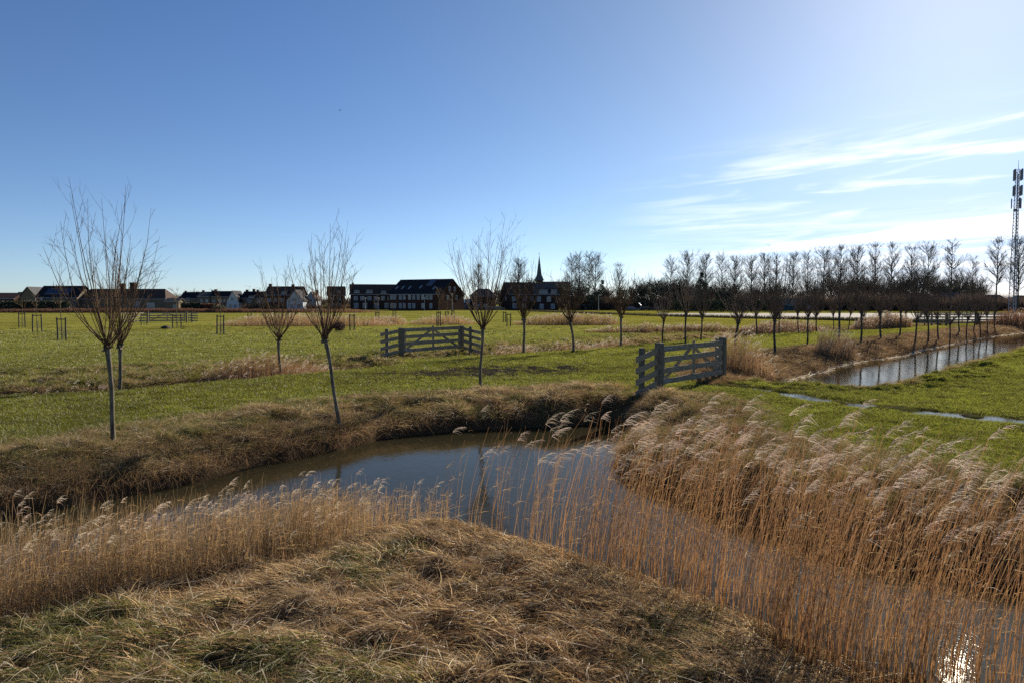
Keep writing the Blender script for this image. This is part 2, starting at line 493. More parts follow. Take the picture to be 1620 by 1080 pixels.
ny_, nx_ = GX.shape
idx = np.arange(ny_ * nx_).reshape(ny_, nx_)
faces = np.stack([idx[:-1, :-1], idx[:-1, 1:], idx[1:, 1:], idx[1:, :-1]], -1).reshape(-1, 4)
def ground_mat():
    m, nt, out = mat_new('meadow_ground')
    L = nt.links.new
    a = nt.nodes.new('ShaderNodeAttribute'); a.attribute_name = 'Col'
    t = nt.nodes.new('ShaderNodeTexCoord')
    def noise(s, det=5, stretch=None):
        n = nt.nodes.new('ShaderNodeTexNoise'); n.inputs['Scale'].default_value = s; n.inputs['Detail'].default_value = det
        n.inputs['Roughness'].default_value = .65
        L(t.outputs['Object'], n.inputs['Vector'])
        return n.outputs['Fac']
    def ramp(f, a0, a1, v0, v1):
        mr = nt.nodes.new('ShaderNodeMapRange'); L(f, mr.inputs[0])
        for i, v in enumerate((a0, a1, v0, v1)): mr.inputs[i + 1].default_value = v
        return mr.outputs[0]
    f1 = ramp(noise(1.3), .3, .7, .62, 1.35)
    f2 = ramp(noise(14), .3, .7, .7, 1.3)
    f3 = ramp(noise(.12, 8), .35, .65, .8, 1.2)
    mu = nt.nodes.new('ShaderNodeMath'); mu.operation = 'MULTIPLY'; L(f1, mu.inputs[0]); L(f2, mu.inputs[1])
    mu2 = nt.nodes.new('ShaderNodeMath'); mu2.operation = 'MULTIPLY'; L(mu.outputs[0], mu2.inputs[0]); L(f3, mu2.inputs[1])
    vm = nt.nodes.new('ShaderNodeVectorMath'); vm.operation = 'SCALE'; L(a.outputs['Color'], vm.inputs[0]); L(mu2.outputs[0], vm.inputs['Scale'])
    b = nt.nodes.new('ShaderNodeBsdfPrincipled'); b.inputs['Roughness'].default_value = 1; b.inputs['Specular IOR Level'].default_value = 0
    L(vm.outputs[0], b.inputs['Base Color'])
    ad = nt.nodes.new('ShaderNodeMath'); ad.operation = 'ADD'; L(noise(2.5, 8), ad.inputs[0]); L(noise(18, 4), ad.inputs[1])
    bp = nt.nodes.new('ShaderNodeBump'); bp.inputs['Strength'].default_value = .7; bp.inputs['Distance'].default_value = .12
    L(ad.outputs[0], bp.inputs['Height']); L(bp.outputs[0], b.inputs['Normal'])
    L(b.outputs[0], out.inputs[0])
    return m
M_GROUND = ground_mat()
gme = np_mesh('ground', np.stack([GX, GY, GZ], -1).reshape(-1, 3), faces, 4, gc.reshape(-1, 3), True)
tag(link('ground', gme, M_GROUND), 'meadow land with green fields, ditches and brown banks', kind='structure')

def water_mat():
    m, nt, out = mat_new('ditch_water')
    L = nt.links.new
    t = nt.nodes.new('ShaderNodeTexCoord')
    mp = nt.nodes.new('ShaderNodeMapping'); mp.inputs['Scale'].default_value = (1, .55, 1); mp.inputs['Rotation'].default_value = (0, 0, .5)
    L(t.outputs['Object'], mp.inputs[0])
    n1 = nt.nodes.new('ShaderNodeTexNoise'); n1.inputs['Scale'].default_value = 5; n1.inputs['Detail'].default_value = 3
    n2 = nt.nodes.new('ShaderNodeTexNoise'); n2.inputs['Scale'].default_value = 22; n2.inputs['Detail'].default_value = 2
    n3 = nt.nodes.new('ShaderNodeTexNoise'); n3.inputs['Scale'].default_value = .35; n3.inputs['Detail'].default_value = 2
    for n in (n1, n2, n3): L(mp.outputs[0], n.inputs['Vector'])
    n4 = nt.nodes.new('ShaderNodeTexNoise'); n4.inputs['Scale'].default_value = 75; n4.inputs['Detail'].default_value = 2; L(mp.outputs[0], n4.inputs['Vector'])
    ad0 = nt.nodes.new('ShaderNodeMath'); ad0.operation = 'MULTIPLY_ADD'; L(n4.outputs['Fac'], ad0.inputs[0]); ad0.inputs[1].default_value = .09; L(n1.outputs['Fac'], ad0.inputs[2])
    ad = nt.nodes.new('ShaderNodeMath'); ad.operation = 'MULTIPLY_ADD'; L(n2.outputs['Fac'], ad.inputs[0]); ad.inputs[1].default_value = .22; L(ad0.outputs[0], ad.inputs[2])
    bp = nt.nodes.new('ShaderNodeBump'); bp.inputs['Distance'].default_value = .02
    st = nt.nodes.new('ShaderNodeMapRange'); L(n3.outputs['Fac'], st.inputs[0]); st.inputs[1].default_value = .35; st.inputs[2].default_value = .65
    st.inputs[3].default_value = .10; st.inputs[4].default_value = .26
    L(st.outputs[0], bp.inputs['Strength']); L(ad.outputs[0], bp.inputs['Height'])
    g = nt.nodes.new('ShaderNodeBsdfGlossy'); g.inputs['Roughness'].default_value = .014; g.inputs[0].default_value = (.74, .69, .60, 1); L(bp.outputs[0], g.inputs['Normal'])
    tr = nt.nodes.new('ShaderNodeBsdfTransparent'); tr.inputs[0].default_value = (.46, .34, .17, 1)
    df = nt.nodes.new('ShaderNodeBsdfDiffuse'); df.inputs[0].default_value = (.05, .042, .022, 1)
    mx0 = nt.nodes.new('ShaderNodeMixShader'); mx0.inputs[0].default_value = .55; L(tr.outputs[0], mx0.inputs[1]); L(df.outputs[0], mx0.inputs[2])
    fr = nt.nodes.new('ShaderNodeFresnel'); fr.inputs[0].default_value = 1.33; L(bp.outputs[0], fr.inputs['Normal'])
    mx = nt.nodes.new('ShaderNodeMixShader'); L(fr.outputs[0], mx.inputs[0]); L(mx0.outputs[0], mx.inputs[1]); L(g.outputs[0], mx.inputs[2])
    L(mx.outputs[0], out.inputs[0])
    return m
M_WATER = water_mat()
wb_ = MB(); wb_.add([(-60, -40, WZ), (200, -40, WZ), (200, 220, WZ), (-60, 220, WZ)], [(0, 1, 2, 3)])
tag(wb_.build('water', M_WATER), 'calm brown ditch water reflecting the sky', kind='structure')
pz = -0.008
pw = MB()
for path, hw in ((RUT, .85), (RUTB, .6)):
    P = np.array(path); T = np.gradient(P, axis=0); T /= np.linalg.norm(T, axis=1)[:, None]
    Nn = np.stack([-T[:, 1], T[:, 0]], 1)
    for i in range(len(P) - 1):
        q = [P[i] - Nn[i] * hw, P[i + 1] - Nn[i + 1] * hw, P[i + 1] + Nn[i + 1] * hw, P[i] + Nn[i] * hw]
        zq = pz if path is RUT else pz - .004
        pw.add([(a, b, zq) for a, b in q], [(0, 1, 2, 3)])
tag(pw.build('puddle_water', M_WATER), 'shallow puddle water standing in wheel ruts', kind='structure')

# bare light strip of arable land far right
fp = [at(1040, 496), at(1640, 496), at(1640, 509), at(1500, 508.5), at(1300, 505), at(1160, 501.5), at(1040, 499.5)]
fm = MB(); fm.add([(p[0], p[1], .05) for p in fp], [tuple(range(len(fp)))])
tag(fm.build('bare_field', pmat('stubble_field', (.19, .155, .11), .95, .25, .3, .2)), 'pale bare field in front of the row of poplars', kind='structure')

# ------------------------------------------------------------------ ribbons, tubes
def ribbons(name, base, d, length, width, bend, col, mat, segs=3, rng=None, label=None, parent=None, mesh_only=False, side=None, tipcol=None):
    N = len(base)
    rng = rng or np.random.default_rng(1)
    if side is None:
        th = rng.uniform(0, 2 * pi, N)
        rv = np.stack([np.cos(th), np.sin(th), rng.uniform(-.3, .3, N)], 1)
        side = np.cross(d, rv)
    side = side / (np.linalg.norm(side, axis=1)[:, None] + 1e-9)
    t = np.linspace(0, 1, segs + 1)
    P = base[:, None, :] + d[:, None, :] * (length[:, None] * t)[..., None] + bend[:, None, :] * (length[:, None] * t ** 2)[..., None]
    wv = width[:, None] * np.array([max(.12, (1 - tt) ** .7) for tt in t])[None]
    V = np.empty((N, segs + 1, 2, 3))
    V[:, :, 0] = P - side[:, None] * wv[..., None] / 2
    V[:, :, 1] = P + side[:, None] * wv[..., None] / 2
    b = (np.arange(N) * (segs + 1) * 2)[:, None]
    k = (np.arange(segs) * 2)[None]
    a = b + k
    F = np.stack([a, a + 1, a + 3, a + 2], -1).reshape(-1, 4)
    cc = np.repeat(col[:, None, :], (segs + 1) * 2, 1)
    return V.reshape(-1, 3), F, cc.reshape(-1, 3)
def merge(parts):
    vs, fs, cs, o = [], [], [], 0
    for v, f, c in parts:
        vs.append(v); fs.append(f + o); cs.append(c); o += len(v)
    return np.concatenate(vs), np.concatenate(fs), np.concatenate(cs)
def stuff(name, parts, mat, label, smooth=False, kind='stuff', cat=None):
    v, f, c = merge(parts)
    o = link(name, np_mesh(name, v, f, 4, c, smooth), mat)
    return tag(o, label, cat, kind=kind)
def tubes(P, R, n=3, col=None):
    """P (N,k,3), R (N,k)"""
    N, k, _ = P.shape
    T = np.gradient(P, axis=1); T /= np.linalg.norm(T, axis=2)[..., None] + 1e-9
    ref = np.where(np.abs(T[:, :1, 2:3]) > .75, C(1, 0, 0), C(0, 0, 1))
    u = np.cross(T, np.broadcast_to(ref, T.shape)); u /= np.linalg.norm(u, axis=2)[..., None] + 1e-9
    w = np.cross(T, u)
    th = np.arange(n) * 2 * pi / n
    V = P[:, :, None] + (u[:, :, None] * np.cos(th)[None, None, :, None] + w[:, :, None] * np.sin(th)[None, None, :, None]) * R[:, :, None, None]
    b = (np.arange(N) * k * n)[:, None, None] + (np.arange(k - 1) * n)[None, :, None]
    j = np.arange(n)[None, None]; j2 = (np.arange(n) + 1) % n; j2 = j2[None, None]
    F = np.stack([b + j, b + j2, b + n + j2, b + n + j], -1).reshape(-1, 4)
    cc = np.zeros((N * k * n, 3)) + .2 if col is None else np.repeat(col[:, None], k * n, 1).reshape(-1, 3)
    return V.reshape(-1, 3), F, cc

def ribpath(P, R, col, rng):
    N, k, _ = P.shape
    th = rng.uniform(0, 2 * pi, N)
    side = np.stack([np.cos(th), np.sin(th), np.zeros(N)], 1)[:, None, None]
    s = np.array([-1.0, 1.0])[None, None, :, None]
    V = P[:, :, None] + side * s * R[:, :, None, None]
    a = (np.arange(N) * k * 2)[:, None] + (np.arange(k - 1) * 2)[None]
    F = np.stack([a, a + 1, a + 3, a + 2], -1).reshape(-1, 4)
    return V.reshape(-1, 3), F, np.repeat(col[:, None], k * 2, 1).reshape(-1, 3)
def unit(v): return v / (np.linalg.norm(v, axis=-1, keepdims=True) + 1e-9)
def jitcol(base, n, rng, s=.25, hue=.06):
    c = np.broadcast_to(base, (n, 3)) * (1 + rng.uniform(-s, s, n))[:, None]
    return np.clip(c * (1 + rng.uniform(-hue, hue, (n, 3))), 0.003, 1)

# ------------------------------------------------------------------ short grass on the fields
rng = np.random.default_rng(11)
def in_view(x, y, m=1.0):
    return (np.abs(x) < .74 * y + m + .8) & (y > 3)
def sample_field(n, y0, y1, p, rng):
    u = rng.uniform(0, 1, n)
    y = (y0 ** (1 - p) + u * (y1 ** (1 - p) - y0 ** (1 - p))) ** (1 / (1 - p))
    x = rng.uniform(-.74, .74, n) * y + rng.uniform(-1.4, 1.4, n)
    return x, y
x, y = sample_field(660000, 11, 75, 1.6, rng)
q = zones(x, y); z = ground(x, y)
keep = (~q['nr']) & (q['sa'] > .5) & (q['sb'] > .4) & (rng.uniform(0, 1, len(x)) > q['straw'] * .9) & (rng.uniform(0, 1, len(x)) > q['mud'] * .985) & (z > -.42) & ((q['dd'] > 1.7) | (z > -.12))
keep &= np.minimum(seg_dist(x, y, RUT), seg_dist(x, y, RUTB) + .1) > .38 + .25 * q['n3']
x, y, z = x[keep], y[keep], z[keep]; q = {k: v[keep] for k, v in q.items()}
N = len(x)
lod = np.clip(y / 16, 1, 6)
th = rng.uniform(0, 2 * pi, N)
d = unit(np.stack([np.cos(th) * .55 + .12, np.sin(th) * .55, np.ones(N)], 1))
bend = np.stack([np.cos(th), np.sin(th), -np.ones(N) * .5], 1) * rng.uniform(0, .5, N)[:, None]
tall = np.clip(fbm(x * .9, y * .9, 90, 2), 0, 1)
L_ = rng.uniform(.035, .085, N) * (1 + 1.5 * q['straw'] + .9 * q['rough'] + 1.0 * tall) * (1 + .25 * (lod - 1))
col = mixc3(mixc3(jitcol(GREEN * 1.12, N, rng, .35, .08), jitcol(OLIVE * 1.1, N, rng, .3), np.clip(q['olive'] * .8 + .35 * q['n2'] + .45 * fbm(x * .22, y * .22, 95, 3) + .2, 0, 1)),
            jitcol(STRAW2, N, rng, .4), np.clip(q['straw'] * 1.1 * rng.uniform(0, 1, N) + (rng.uniform(0, 1, N) < .05 + .10 * q['olive']) * .7, 0, 1))
dk = fbm(x * .35, y * .35, 93, 3) + .8 * fbm(x * 1.9, y * 1.9, 94, 2)
col = col * (1 + .33 * dk)[:, None]
base = np.stack([x, y, z - .008], 1)
stuff('meadow_grass', [ribbons('g', base, d, L_, .009 * lod, bend, col, None, 2, rng)], M_GRASS, 'short green meadow grass on the fields and the track')

# ------------------------------------------------------------------ tussocks: rough grass on bank tops and beyond the ditch
def tussocks(cx, cy, rad, n_each, length, cols, rng, lay=(.25, .1), width=.006, wlod=None, segs=3):
    K = len(cx)
    N = K * n_each
    k = np.repeat(np.arange(K), n_each)
    th = rng.uniform(0, 2 * pi, N); rr = np.sqrt(rng.uniform(0, 1, N)) * rad[k]
    x = cx[k] + np.cos(th) * rr; y = cy[k] + np.sin(th) * rr
    z = ground(x, y)
    out = np.stack([np.cos(th), np.sin(th)], 1) * (rr / rad[k] * .8 + .15)[:, None] + rng.normal(0, .25, (N, 2))
    d = unit(np.stack([out[:, 0] + lay[0], out[:, 1] + lay[1], rng.uniform(.5, 1.3, N)], 1))
    bend = np.stack([out[:, 0] * .5 + lay[0], out[:, 1] * .5 + lay[1], -rng.uniform(.45, .95, N)], 1)
    L_ = length[k] * rng.uniform(.6, 1.25, N)
    w = width * (np.ones(N) if wlod is None else wlod[k])
    col = cols[k] * (1 + rng.uniform(-.35, .35, N))[:, None]
    return ribbons('t', np.stack([x, y, z - .01], 1), d, L_, w, bend * .62, col, None, segs, rng)
parts = []
x, y = sample_field(80000, 11, 90, 1.3, rng)
q = zones(x, y)
bankT = (~q['nr']) & (q['sa'] > .55) & (q['sa'] < 3.6) & (rng.uniform(0, 1, len(x)) < .30 * np.clip(1.2 - np.abs(q['sa'] - 1.8) / 2.2, 0, 1) + .1 * q['straw'])
bankT &= ~((np.hypot(x - 6.5, y - 25.5) < 3.2))
rough = (~q['nr']) & (rng.uniform(0, 1, len(x)) < .62 * q['rough'] * np.clip(.5 + q['n1'], 0, 1.4)) & (q['dd'] > .8)
chanB = (~q['nr']) & (q['sb'] > .0) & (q['sb'] < 3.8) & ((y - x) > 19.2)
chanN = (~q['nr']) & (q['sb'] > .05) & (q['sb'] < 1.0) & ((y - x) <= 19.2) & (rng.uniform(0, 1, len(x)) < .4)
ditch = (q['dd'] < 1.6) & (q['dd'] > .75) & (q['beyond'] > 0) & (rng.uniform(0, 1, len(x)) < .35)
field = (~q['nr']) & (q['straw'] < .3) & (rng.uniform(0, 1, len(x)) < .06 * (1 + 2 * (q['n3'] > .3))) & (q['sa'] > 1)
kk = bankT | rough | chanB | chanN | ditch | field
x, y = x[kk], y[kk]; q = {k: v[kk] for k, v in q.items()}
ty = rng.uniform(0, 1, len(x))
strawy = np.where(chanB[kk], .9, np.where(q['rough'] > .3, .30 + .35 * q['n1'], .55))
cols = np.where((ty < strawy)[:, None], mixc3(STRAW * .85, STRAW2 * .8, rng.uniform(0, 1, len(x))), mixc3(GREEN * .9, OLIVE * .9, rng.uniform(0, 1, len(x))))
cols = np.where(chanB[kk][:, None] & (rng.uniform(0, 1, len(x)) < .75)[:, None], BROWN * 1.15, cols)
lodk = np.clip(y / 15, 1, 5)
rad = rng.uniform(.08, .24, len(x)) * (1 + .12 * (lodk - 1))
ln = rng.uniform(.16, .38, len(x)) * (1 + .1 * (lodk - 1))
cols = np.where(field[kk][:, None], GREEN * .62, cols); ln = np.where(field[kk], ln * .45, ln)
near_ = y < 30
for msk, ne in ((near_, 42), (~near_, 22)):
    parts.append(tussocks(x[msk], y[msk], rad[msk], ne, ln[msk], cols[msk], rng, wlod=lodk[msk] * np.where(msk[msk], 1, 1)))
K = 5200
hx_ = rng.uniform(-16, 14, K); hy_ = rng.uniform(9, 34, K)
q2 = zones(hx_, hy_)
k = in_view(hx_, hy_) & ~q2['nr'] & (((q2['sa'] > .35) & (q2['sa'] < 3.0) & (rng.uniform(0, 1, K) < .62)) ) & (np.hypot(hx_ - 6.6, hy_ - 25.8) > 3.0) & (q2['sb'] > 1)
hx_, hy_ = hx_[k], hy_[k]; K = len(hx_); sel = rng.uniform(0, 1, K)
hc = np.where((sel < .38)[:, None], STRAW, np.where((sel < .62)[:, None], STRAW2, np.where((sel < .8)[:, None], BROWN * 1.1, OLIVE * .9)))
hc = np.where(((hx_ > 2.2) & (hy_ < 20) & (sel < .7))[:, None], BROWN * .8, hc)
parts.append(tussocks(hx_, hy_, rng.uniform(.14, .36, K), 150, rng.uniform(.22, .46, K), hc, rng, lay=(-.1, -.25), wlod=np.clip(hy_ / 14, 1, 2.2)))
# row of hummocks along the far side of the ditch and over the rough strip behind it
K = 9000
hx_ = rng.uniform(-34, 22, K); hy_ = rng.uniform(22, 70, K)
q2 = zones(hx_, hy_)
bb = q2['beyond']
k = in_view(hx_, hy_) & (bb > .9) & (bb < 11) & (rng.uniform(0, 1, K) < np.where(bb < 3.5, .85, .38)) & (q2['sb'] > 2) & (q2['dd'] > .8)
hx_, hy_, bb = hx_[k], hy_[k], bb[k]; K = len(hx_); sel = rng.uniform(0, 1, K)
hc = np.where((sel < np.where(bb < 3.5, .6, .3))[:, None], STRAW * .85, np.where((sel < .75)[:, None], OLIVE * .85, GREEN * .7))
parts.append(tussocks(hx_, hy_, rng.uniform(.16, .42, K), 64, rng.uniform(.18, .36, K), hc, rng, lay=(-.05, -.15), wlod=np.clip(hy_ / 13, 1.5, 5)))
print('hummocks', K)
stuff('tussock_grass', parts, M_STRAW, 'tussocks of rough tan and green grass on the banks')

# ------------------------------------------------------------------ matted straw and reed stubble on the banks of the pond
def shore_samples(n, lo, hi, side_fn, rng, box=(-13, 16, 5, 27)):
    x = rng.uniform(box[0], box[1], n); y = rng.uniform(box[2], box[3], n)
    s = sd_poly(x, y, PA)
    k = (s > lo) & (s < hi) & (~is_near(x, y)) & in_view(x, y) & side_fn(x, y)
    return x[k], y[k], s[k]
parts = []
# upright brown stubble on the far left bank and under the bank tops
x, y, s = shore_samples(620000, .0, 1.15, lambda x, y: (x < 2.0) | (y < 17), rng)
left = x + 1.6 * fbm(x * .9, y * .9, 107, 2) < -2.6
k = (rng.uniform(0, 1, len(x)) < np.where(left, .8, .5)) & (rng.uniform(0, 1, len(x)) < .75 + .6 * fbm(x * 1.4, y * 1.4, 101, 2))
x, y, s, left = x[k], y[k], s[k], left[k]
N = len(x); z = ground(x, y)
d = unit(np.stack([rng.normal(.12, .28, N), rng.normal(-.1, .28, N), np.ones(N)], 1))
L_ = np.where(left, rng.uniform(.12, .42, N), rng.uniform(.08, .25, N))
bend = np.stack([rng.normal(.1, .25, N), rng.normal(-.1, .25, N), -rng.uniform(0, .4, N)], 1)
col = mixc3(jitcol(BROWN * 1.25, N, rng, .4), jitcol(STRAW2, N, rng, .4), np.clip(rng.uniform(0, 1, N) ** 1.6 + .5 * fbm(x * .9, y * .9, 109, 2), 0, 1))
parts.append(ribbons('b', np.stack([x, y, z - .01], 1), d, L_, rng.uniform(.004, .008, N), bend, col, None, 2, rng))
# matted lying straw further up the slopes
x, y, s = shore_samples(700000, .25, 2.5, lambda x, y: np.hypot(x - 7, y - 26) > 3.6, rng)
n1 = fbm(x * .8, y * .8, 111, 3)
k = rng.uniform(0, 1, len(x)) < np.clip(.42 + 1.5 * n1 + .6 * fbm(x * 2.6, y * 2.6, 112, 2) - .28 * np.clip(s - 1.3, 0, 2), 0.03, 1) * np.where(x > 2.5, .55, 1)
x, y, s, n1 = x[k], y[k], s[k], n1[k]
N = len(x); z = ground(x, y)
fl = 2.4 + 1.6 * fbm(x * .7, y * .7, 121, 2)
el_ = rng.uniform(-.05, .6, N)
d = unit(np.stack([np.cos(fl) + rng.normal(0, .35, N), -np.abs(np.sin(fl)) - .1 + rng.normal(0, .35, N), el_], 1))
bend = np.stack([rng.normal(0, .25, N), rng.normal(-.1, .25, N), -rng.uniform(.1, .5, N)], 1)
L_ = rng.uniform(.12, .42, N)
col = mixc3(jitcol(STRAW2 * .95, N, rng, .4), jitcol(STRAW * 1.15, N, rng, .3), np.clip(rng.uniform(-.2, 1.1, N) + 1.0 * n1, 0, 1))
col = np.where((rng.uniform(0, 1, N) < np.where(x > 2, .7, .25))[:, None], jitcol(BROWN * .75, N, rng, .35), col)
col = np.where((rng.uniform(0, 1, N) < np.clip(1.6 * fbm(x * .7, y * .7, 118, 3) + .25 * (s > 1.2), 0, .8))[:, None], jitcol(GREEN * .8, N, rng, .35), col)
parts.append(ribbons('b', np.stack([x, y, z + .01 + rng.uniform(0, .06, N)], 1), d, L_, rng.uniform(.004, .008, N), bend, col, None, 2, rng))
# straw hanging over the cut edge towards the water
x, y, s = shore_samples(420000, .12, .75, lambda x, y: y < 27, rng)
k = rng.uniform(0, 1, len(x)) < np.clip(.55 + .6 * fbm(x * 1.1, y * 1.1, 117, 2), .05, 1)
x, y, s = x[k], y[k], s[k]
e = .05
gx_ = (sd_poly(x + e, y, PA) - sd_poly(x - e, y, PA)) / (2 * e); gy_ = (sd_poly(x, y + e, PA) - sd_poly(x, y - e, PA)) / (2 * e)
N = len(x); z = ground(x, y)
d = unit(np.stack([-gx_ * .6 + rng.normal(0, .45, N), -gy_ * .6 + rng.normal(0, .45, N), rng.uniform(.0, .7, N)], 1))
bend = np.stack([-gx_ * .3, -gy_ * .3, -rng.uniform(.35, 1.0, N)], 1)
col = mixc3(jitcol(BROWN * 1.1, N, rng, .4), jitcol(STRAW * .9, N, rng, .35), rng.uniform(0, 1, N) ** 1.3)
parts.append(ribbons('b', np.stack([x, y, z], 1), d, rng.uniform(.15, .42, N), rng.uniform(.004, .009, N), bend, col, None, 3, rng))
for bx, by, kcol in ((-8.35, 15.5, STRAW), (-13.6, 25.7, OLIVE), (-4.45, 19.1, STRAW2), (-9.65, 30.8, STRAW2), (-1.06, 24.9, STRAW), (.69, 42.4, OLIVE), (4.85, 24.2, GREEN), (8.0, 27.9, GREEN), (-5.85, 39.0, GREEN), (-2.95, 43.0, GREEN)):
    a_ = rng.uniform(0, 6.28, 9); 
    parts.append(tussocks(bx + np.cos(a_) * .16, by + np.sin(a_) * .16, np.full(9, .1), 40, rng.uniform(.14, .32, 9), np.tile(kcol * .85, (9, 1)), rng, lay=(0, 0), wlod=np.full(9, max(1, by / 15))))
# brown herbs on the far bank of the right channel
FB = np.array(PB[:12], float)
n = 2600
tt = rng.uniform(0, 1, n) ** 1.25 * (len(FB) - 1.001) ; i = tt.astype(int); f = (tt - i)[:, None]
c_ = FB[i] * (1 - f) + FB[i + 1] * f
T_ = unit(FB[i + 1] - FB[i]); off = rng.uniform(.1, 4.2, n) * np.where(rng.uniform(0, 1, n) < .8, 1, 1)
c_ = c_ + np.stack([-T_[:, 1], T_[:, 0]], 1) * off[:, None]
sel = rng.uniform(0, 1, n)
cc = np.where((sel < .5)[:, None], BROWN * 1.25, np.where((sel < .8)[:, None], STRAW2, STRAW * .95)) * (rng.uniform(.5, 1.0, n) * (1 + .5 * fbm(c_[:, 0] * .6, c_[:, 1] * .6, 119, 2)))[:, None]
cc = np.where((off > 3.0)[:, None] & (sel > .4)[:, None], OLIVE * .8, cc)
parts.append(tussocks(c_[:, 0], c_[:, 1], rng.uniform(.15, .4, n), 34, rng.uniform(.2, .5, n), cc, rng, lay=(-.1, -.1), wlod=np.clip(c_[:, 1] / 15, 2, 6)))
# pale litter line washed up along that bank
n = 5200
tt = rng.uniform(0, 1, n) ** 1.15 * (len(FB) - 2.001); i = tt.astype(int); f = (tt - i)[:, None]
c_ = FB[i] * (1 - f) + FB[i + 1] * f
T_ = unit(FB[i + 1] - FB[i]); wav = .25 * fbm(c_[:, 0] * .7, c_[:, 1] * .7, 6, 2)
off = rng.normal(0, .05, n) - wav
c_ = c_ + np.stack([-T_[:, 1], T_[:, 0]], 1) * off[:, None]
gz = np.maximum(ground(c_[:, 0], c_[:, 1]), WZ) + .015
parts.append(ribbons('b', np.stack([c_[:, 0], c_[:, 1], gz], 1), unit(np.stack([T_[:, 0] + rng.normal(0, .5, n), T_[:, 1] + rng.normal(0, .5, n), rng.uniform(0, .25, n)], 1)), rng.uniform(.1, .35, n), rng.uniform(.02, .05, n),
             np.zeros((n, 3)), jitcol(C(.62, .58, .50), n, rng, .25), None, 2, rng))
# stems and leaves floating on the pond
n = 3000
x = rng.uniform(-7, 7, n); y = rng.uniform(8, 22, n); sp_ = sd_poly(x, y, PA)
k = (sp_ < -.1) & (rng.uniform(0, 1, n) < .30 * np.exp(sp_ / .5) + .012)
x, y = x[k], y[k]; n = len(x); th = rng.uniform(0, 6.28, n)
parts.append(ribbons('b', np.stack([x, y, np.full(n, WZ + .006)], 1), np.stack([np.cos(th), np.sin(th), np.zeros(n)], 1), rng.uniform(.05, .45, n), rng.uniform(.006, .014, n), np.zeros((n, 3)), jitcol(STRAW2, n, rng, .4), None, 1, rng,
             side=np.stack([-np.sin(th), np.cos(th), np.zeros(n)], 1)))
stuff('bank_straw', parts, M_STRAW, 'matted dead reeds and brown stubble along the pond banks')

# ------------------------------------------------------------------ near headland: thick mat of straw grass
parts = []
N0 = 330000
x = rng.uniform(-8.5, 7, N0); y = rng.uniform(3.2, 13, N0)
k = in_view(x, y, .4) & is_near(x, y)
x, y = x[k], y[k]
s = sd_poly(x, y, PA)
k = (s > .1) & (rng.uniform(0, 1, len(x)) < np.clip(9 / y, .55, 1))
x, y, s = x[k], y[k], s[k]
N = len(x); z = ground(x, y)
clump = fbm(x * 1.7, y * 1.7, 131, 3)
k = rng.uniform(0, 1, N) < np.clip(.85 + 1.3 * fbm(x * 2.1, y * 2.1, 133, 3), .10, 1)
x, y, s, z, clump = x[k], y[k], s[k], z[k], clump[k]; N = len(x)
flow = 3.6 + 2.3 * fbm(x * .55, y * .55, 141, 2) + 1.2 * fbm(x * 1.9, y * 1.9, 143, 2)
el_ = rng.uniform(-.05, .75, N) * (1 + .8 * clump)
flow = flow + 1.3 * fbm(x * 4.5, y * 4.5, 147, 2)
d = unit(np.stack([np.cos(flow) + rng.normal(0, .55, N), np.sin(flow) + rng.normal(0, .55, N), el_], 1))
bend = np.stack([rng.normal(0, .25, N), rng.normal(0, .25, N), -rng.uniform(.15, .7, N) * (el_ > .1)], 1)
L_ = rng.uniform(.08, .32, N) * (1 + .3 * clump)
gr = np.clip((1.1 * fbm(x * .55 + 3, y * .55, 151, 3) - .12) * sstep(x, 2.0, -.8) + sstep(y + .35 * x, 7.4, 4.9) * .75 * sstep(x, 2.2, -1) - .05, 0, 1)
t1 = rng.uniform(0, 1, N)
col = mixc3(jitcol(STRAW2 * .95, N, rng, .4), jitcol(C(.62, .48, .29), N, rng, .3), np.clip(t1 * 1.2 - .25 + .5 * clump, 0, 1))
redd = fbm(x * .9, y * .9, 161, 3)
col = np.where((rng.uniform(0, 1, N) < np.clip(.22 + .7 * redd, .03, .75))[:, None], jitcol(C(.15, .088, .048), N, rng, .45), col)
col = np.where((rng.uniform(0, 1, N) < gr * .85)[:, None], jitcol(C(.15, .155, .045), N, rng, .35), col)
parts.append(ribbons('h', np.stack([x, y, z + rng.uniform(-.01, .05, N)], 1), d, L_, rng.uniform(.005, .0105, N), bend, col, None, 3, rng))
# hummocks
K = 520
cx = rng.uniform(-7.5, 5, K * 4); cy = rng.uniform(4, 12.4, K * 4)
k = is_near(cx, cy) & in_view(cx, cy, .3) & (sd_poly(cx, cy, PA) > .7)
cx, cy = cx[k][:K], cy[k][:K]
g = fbm(cx * .55 + 3, cy * .55, 151, 3) + sstep(cy + .35 * cx, 7.4, 4.9) * .55
cols = np.where((g > .15)[:, None] & (rng.uniform(0, 1, len(cx)) < .7)[:, None], C(.11, .12, .04), mixc3(STRAW, BROWN * 1.3, rng.uniform(0, 1, len(cx))))
parts.append(tussocks(cx, cy, rng.uniform(.08, .24, len(cx)), 110, rng.uniform(.14, .28, len(cx)), cols, rng, lay=(-.2, -.25), width=.0055))
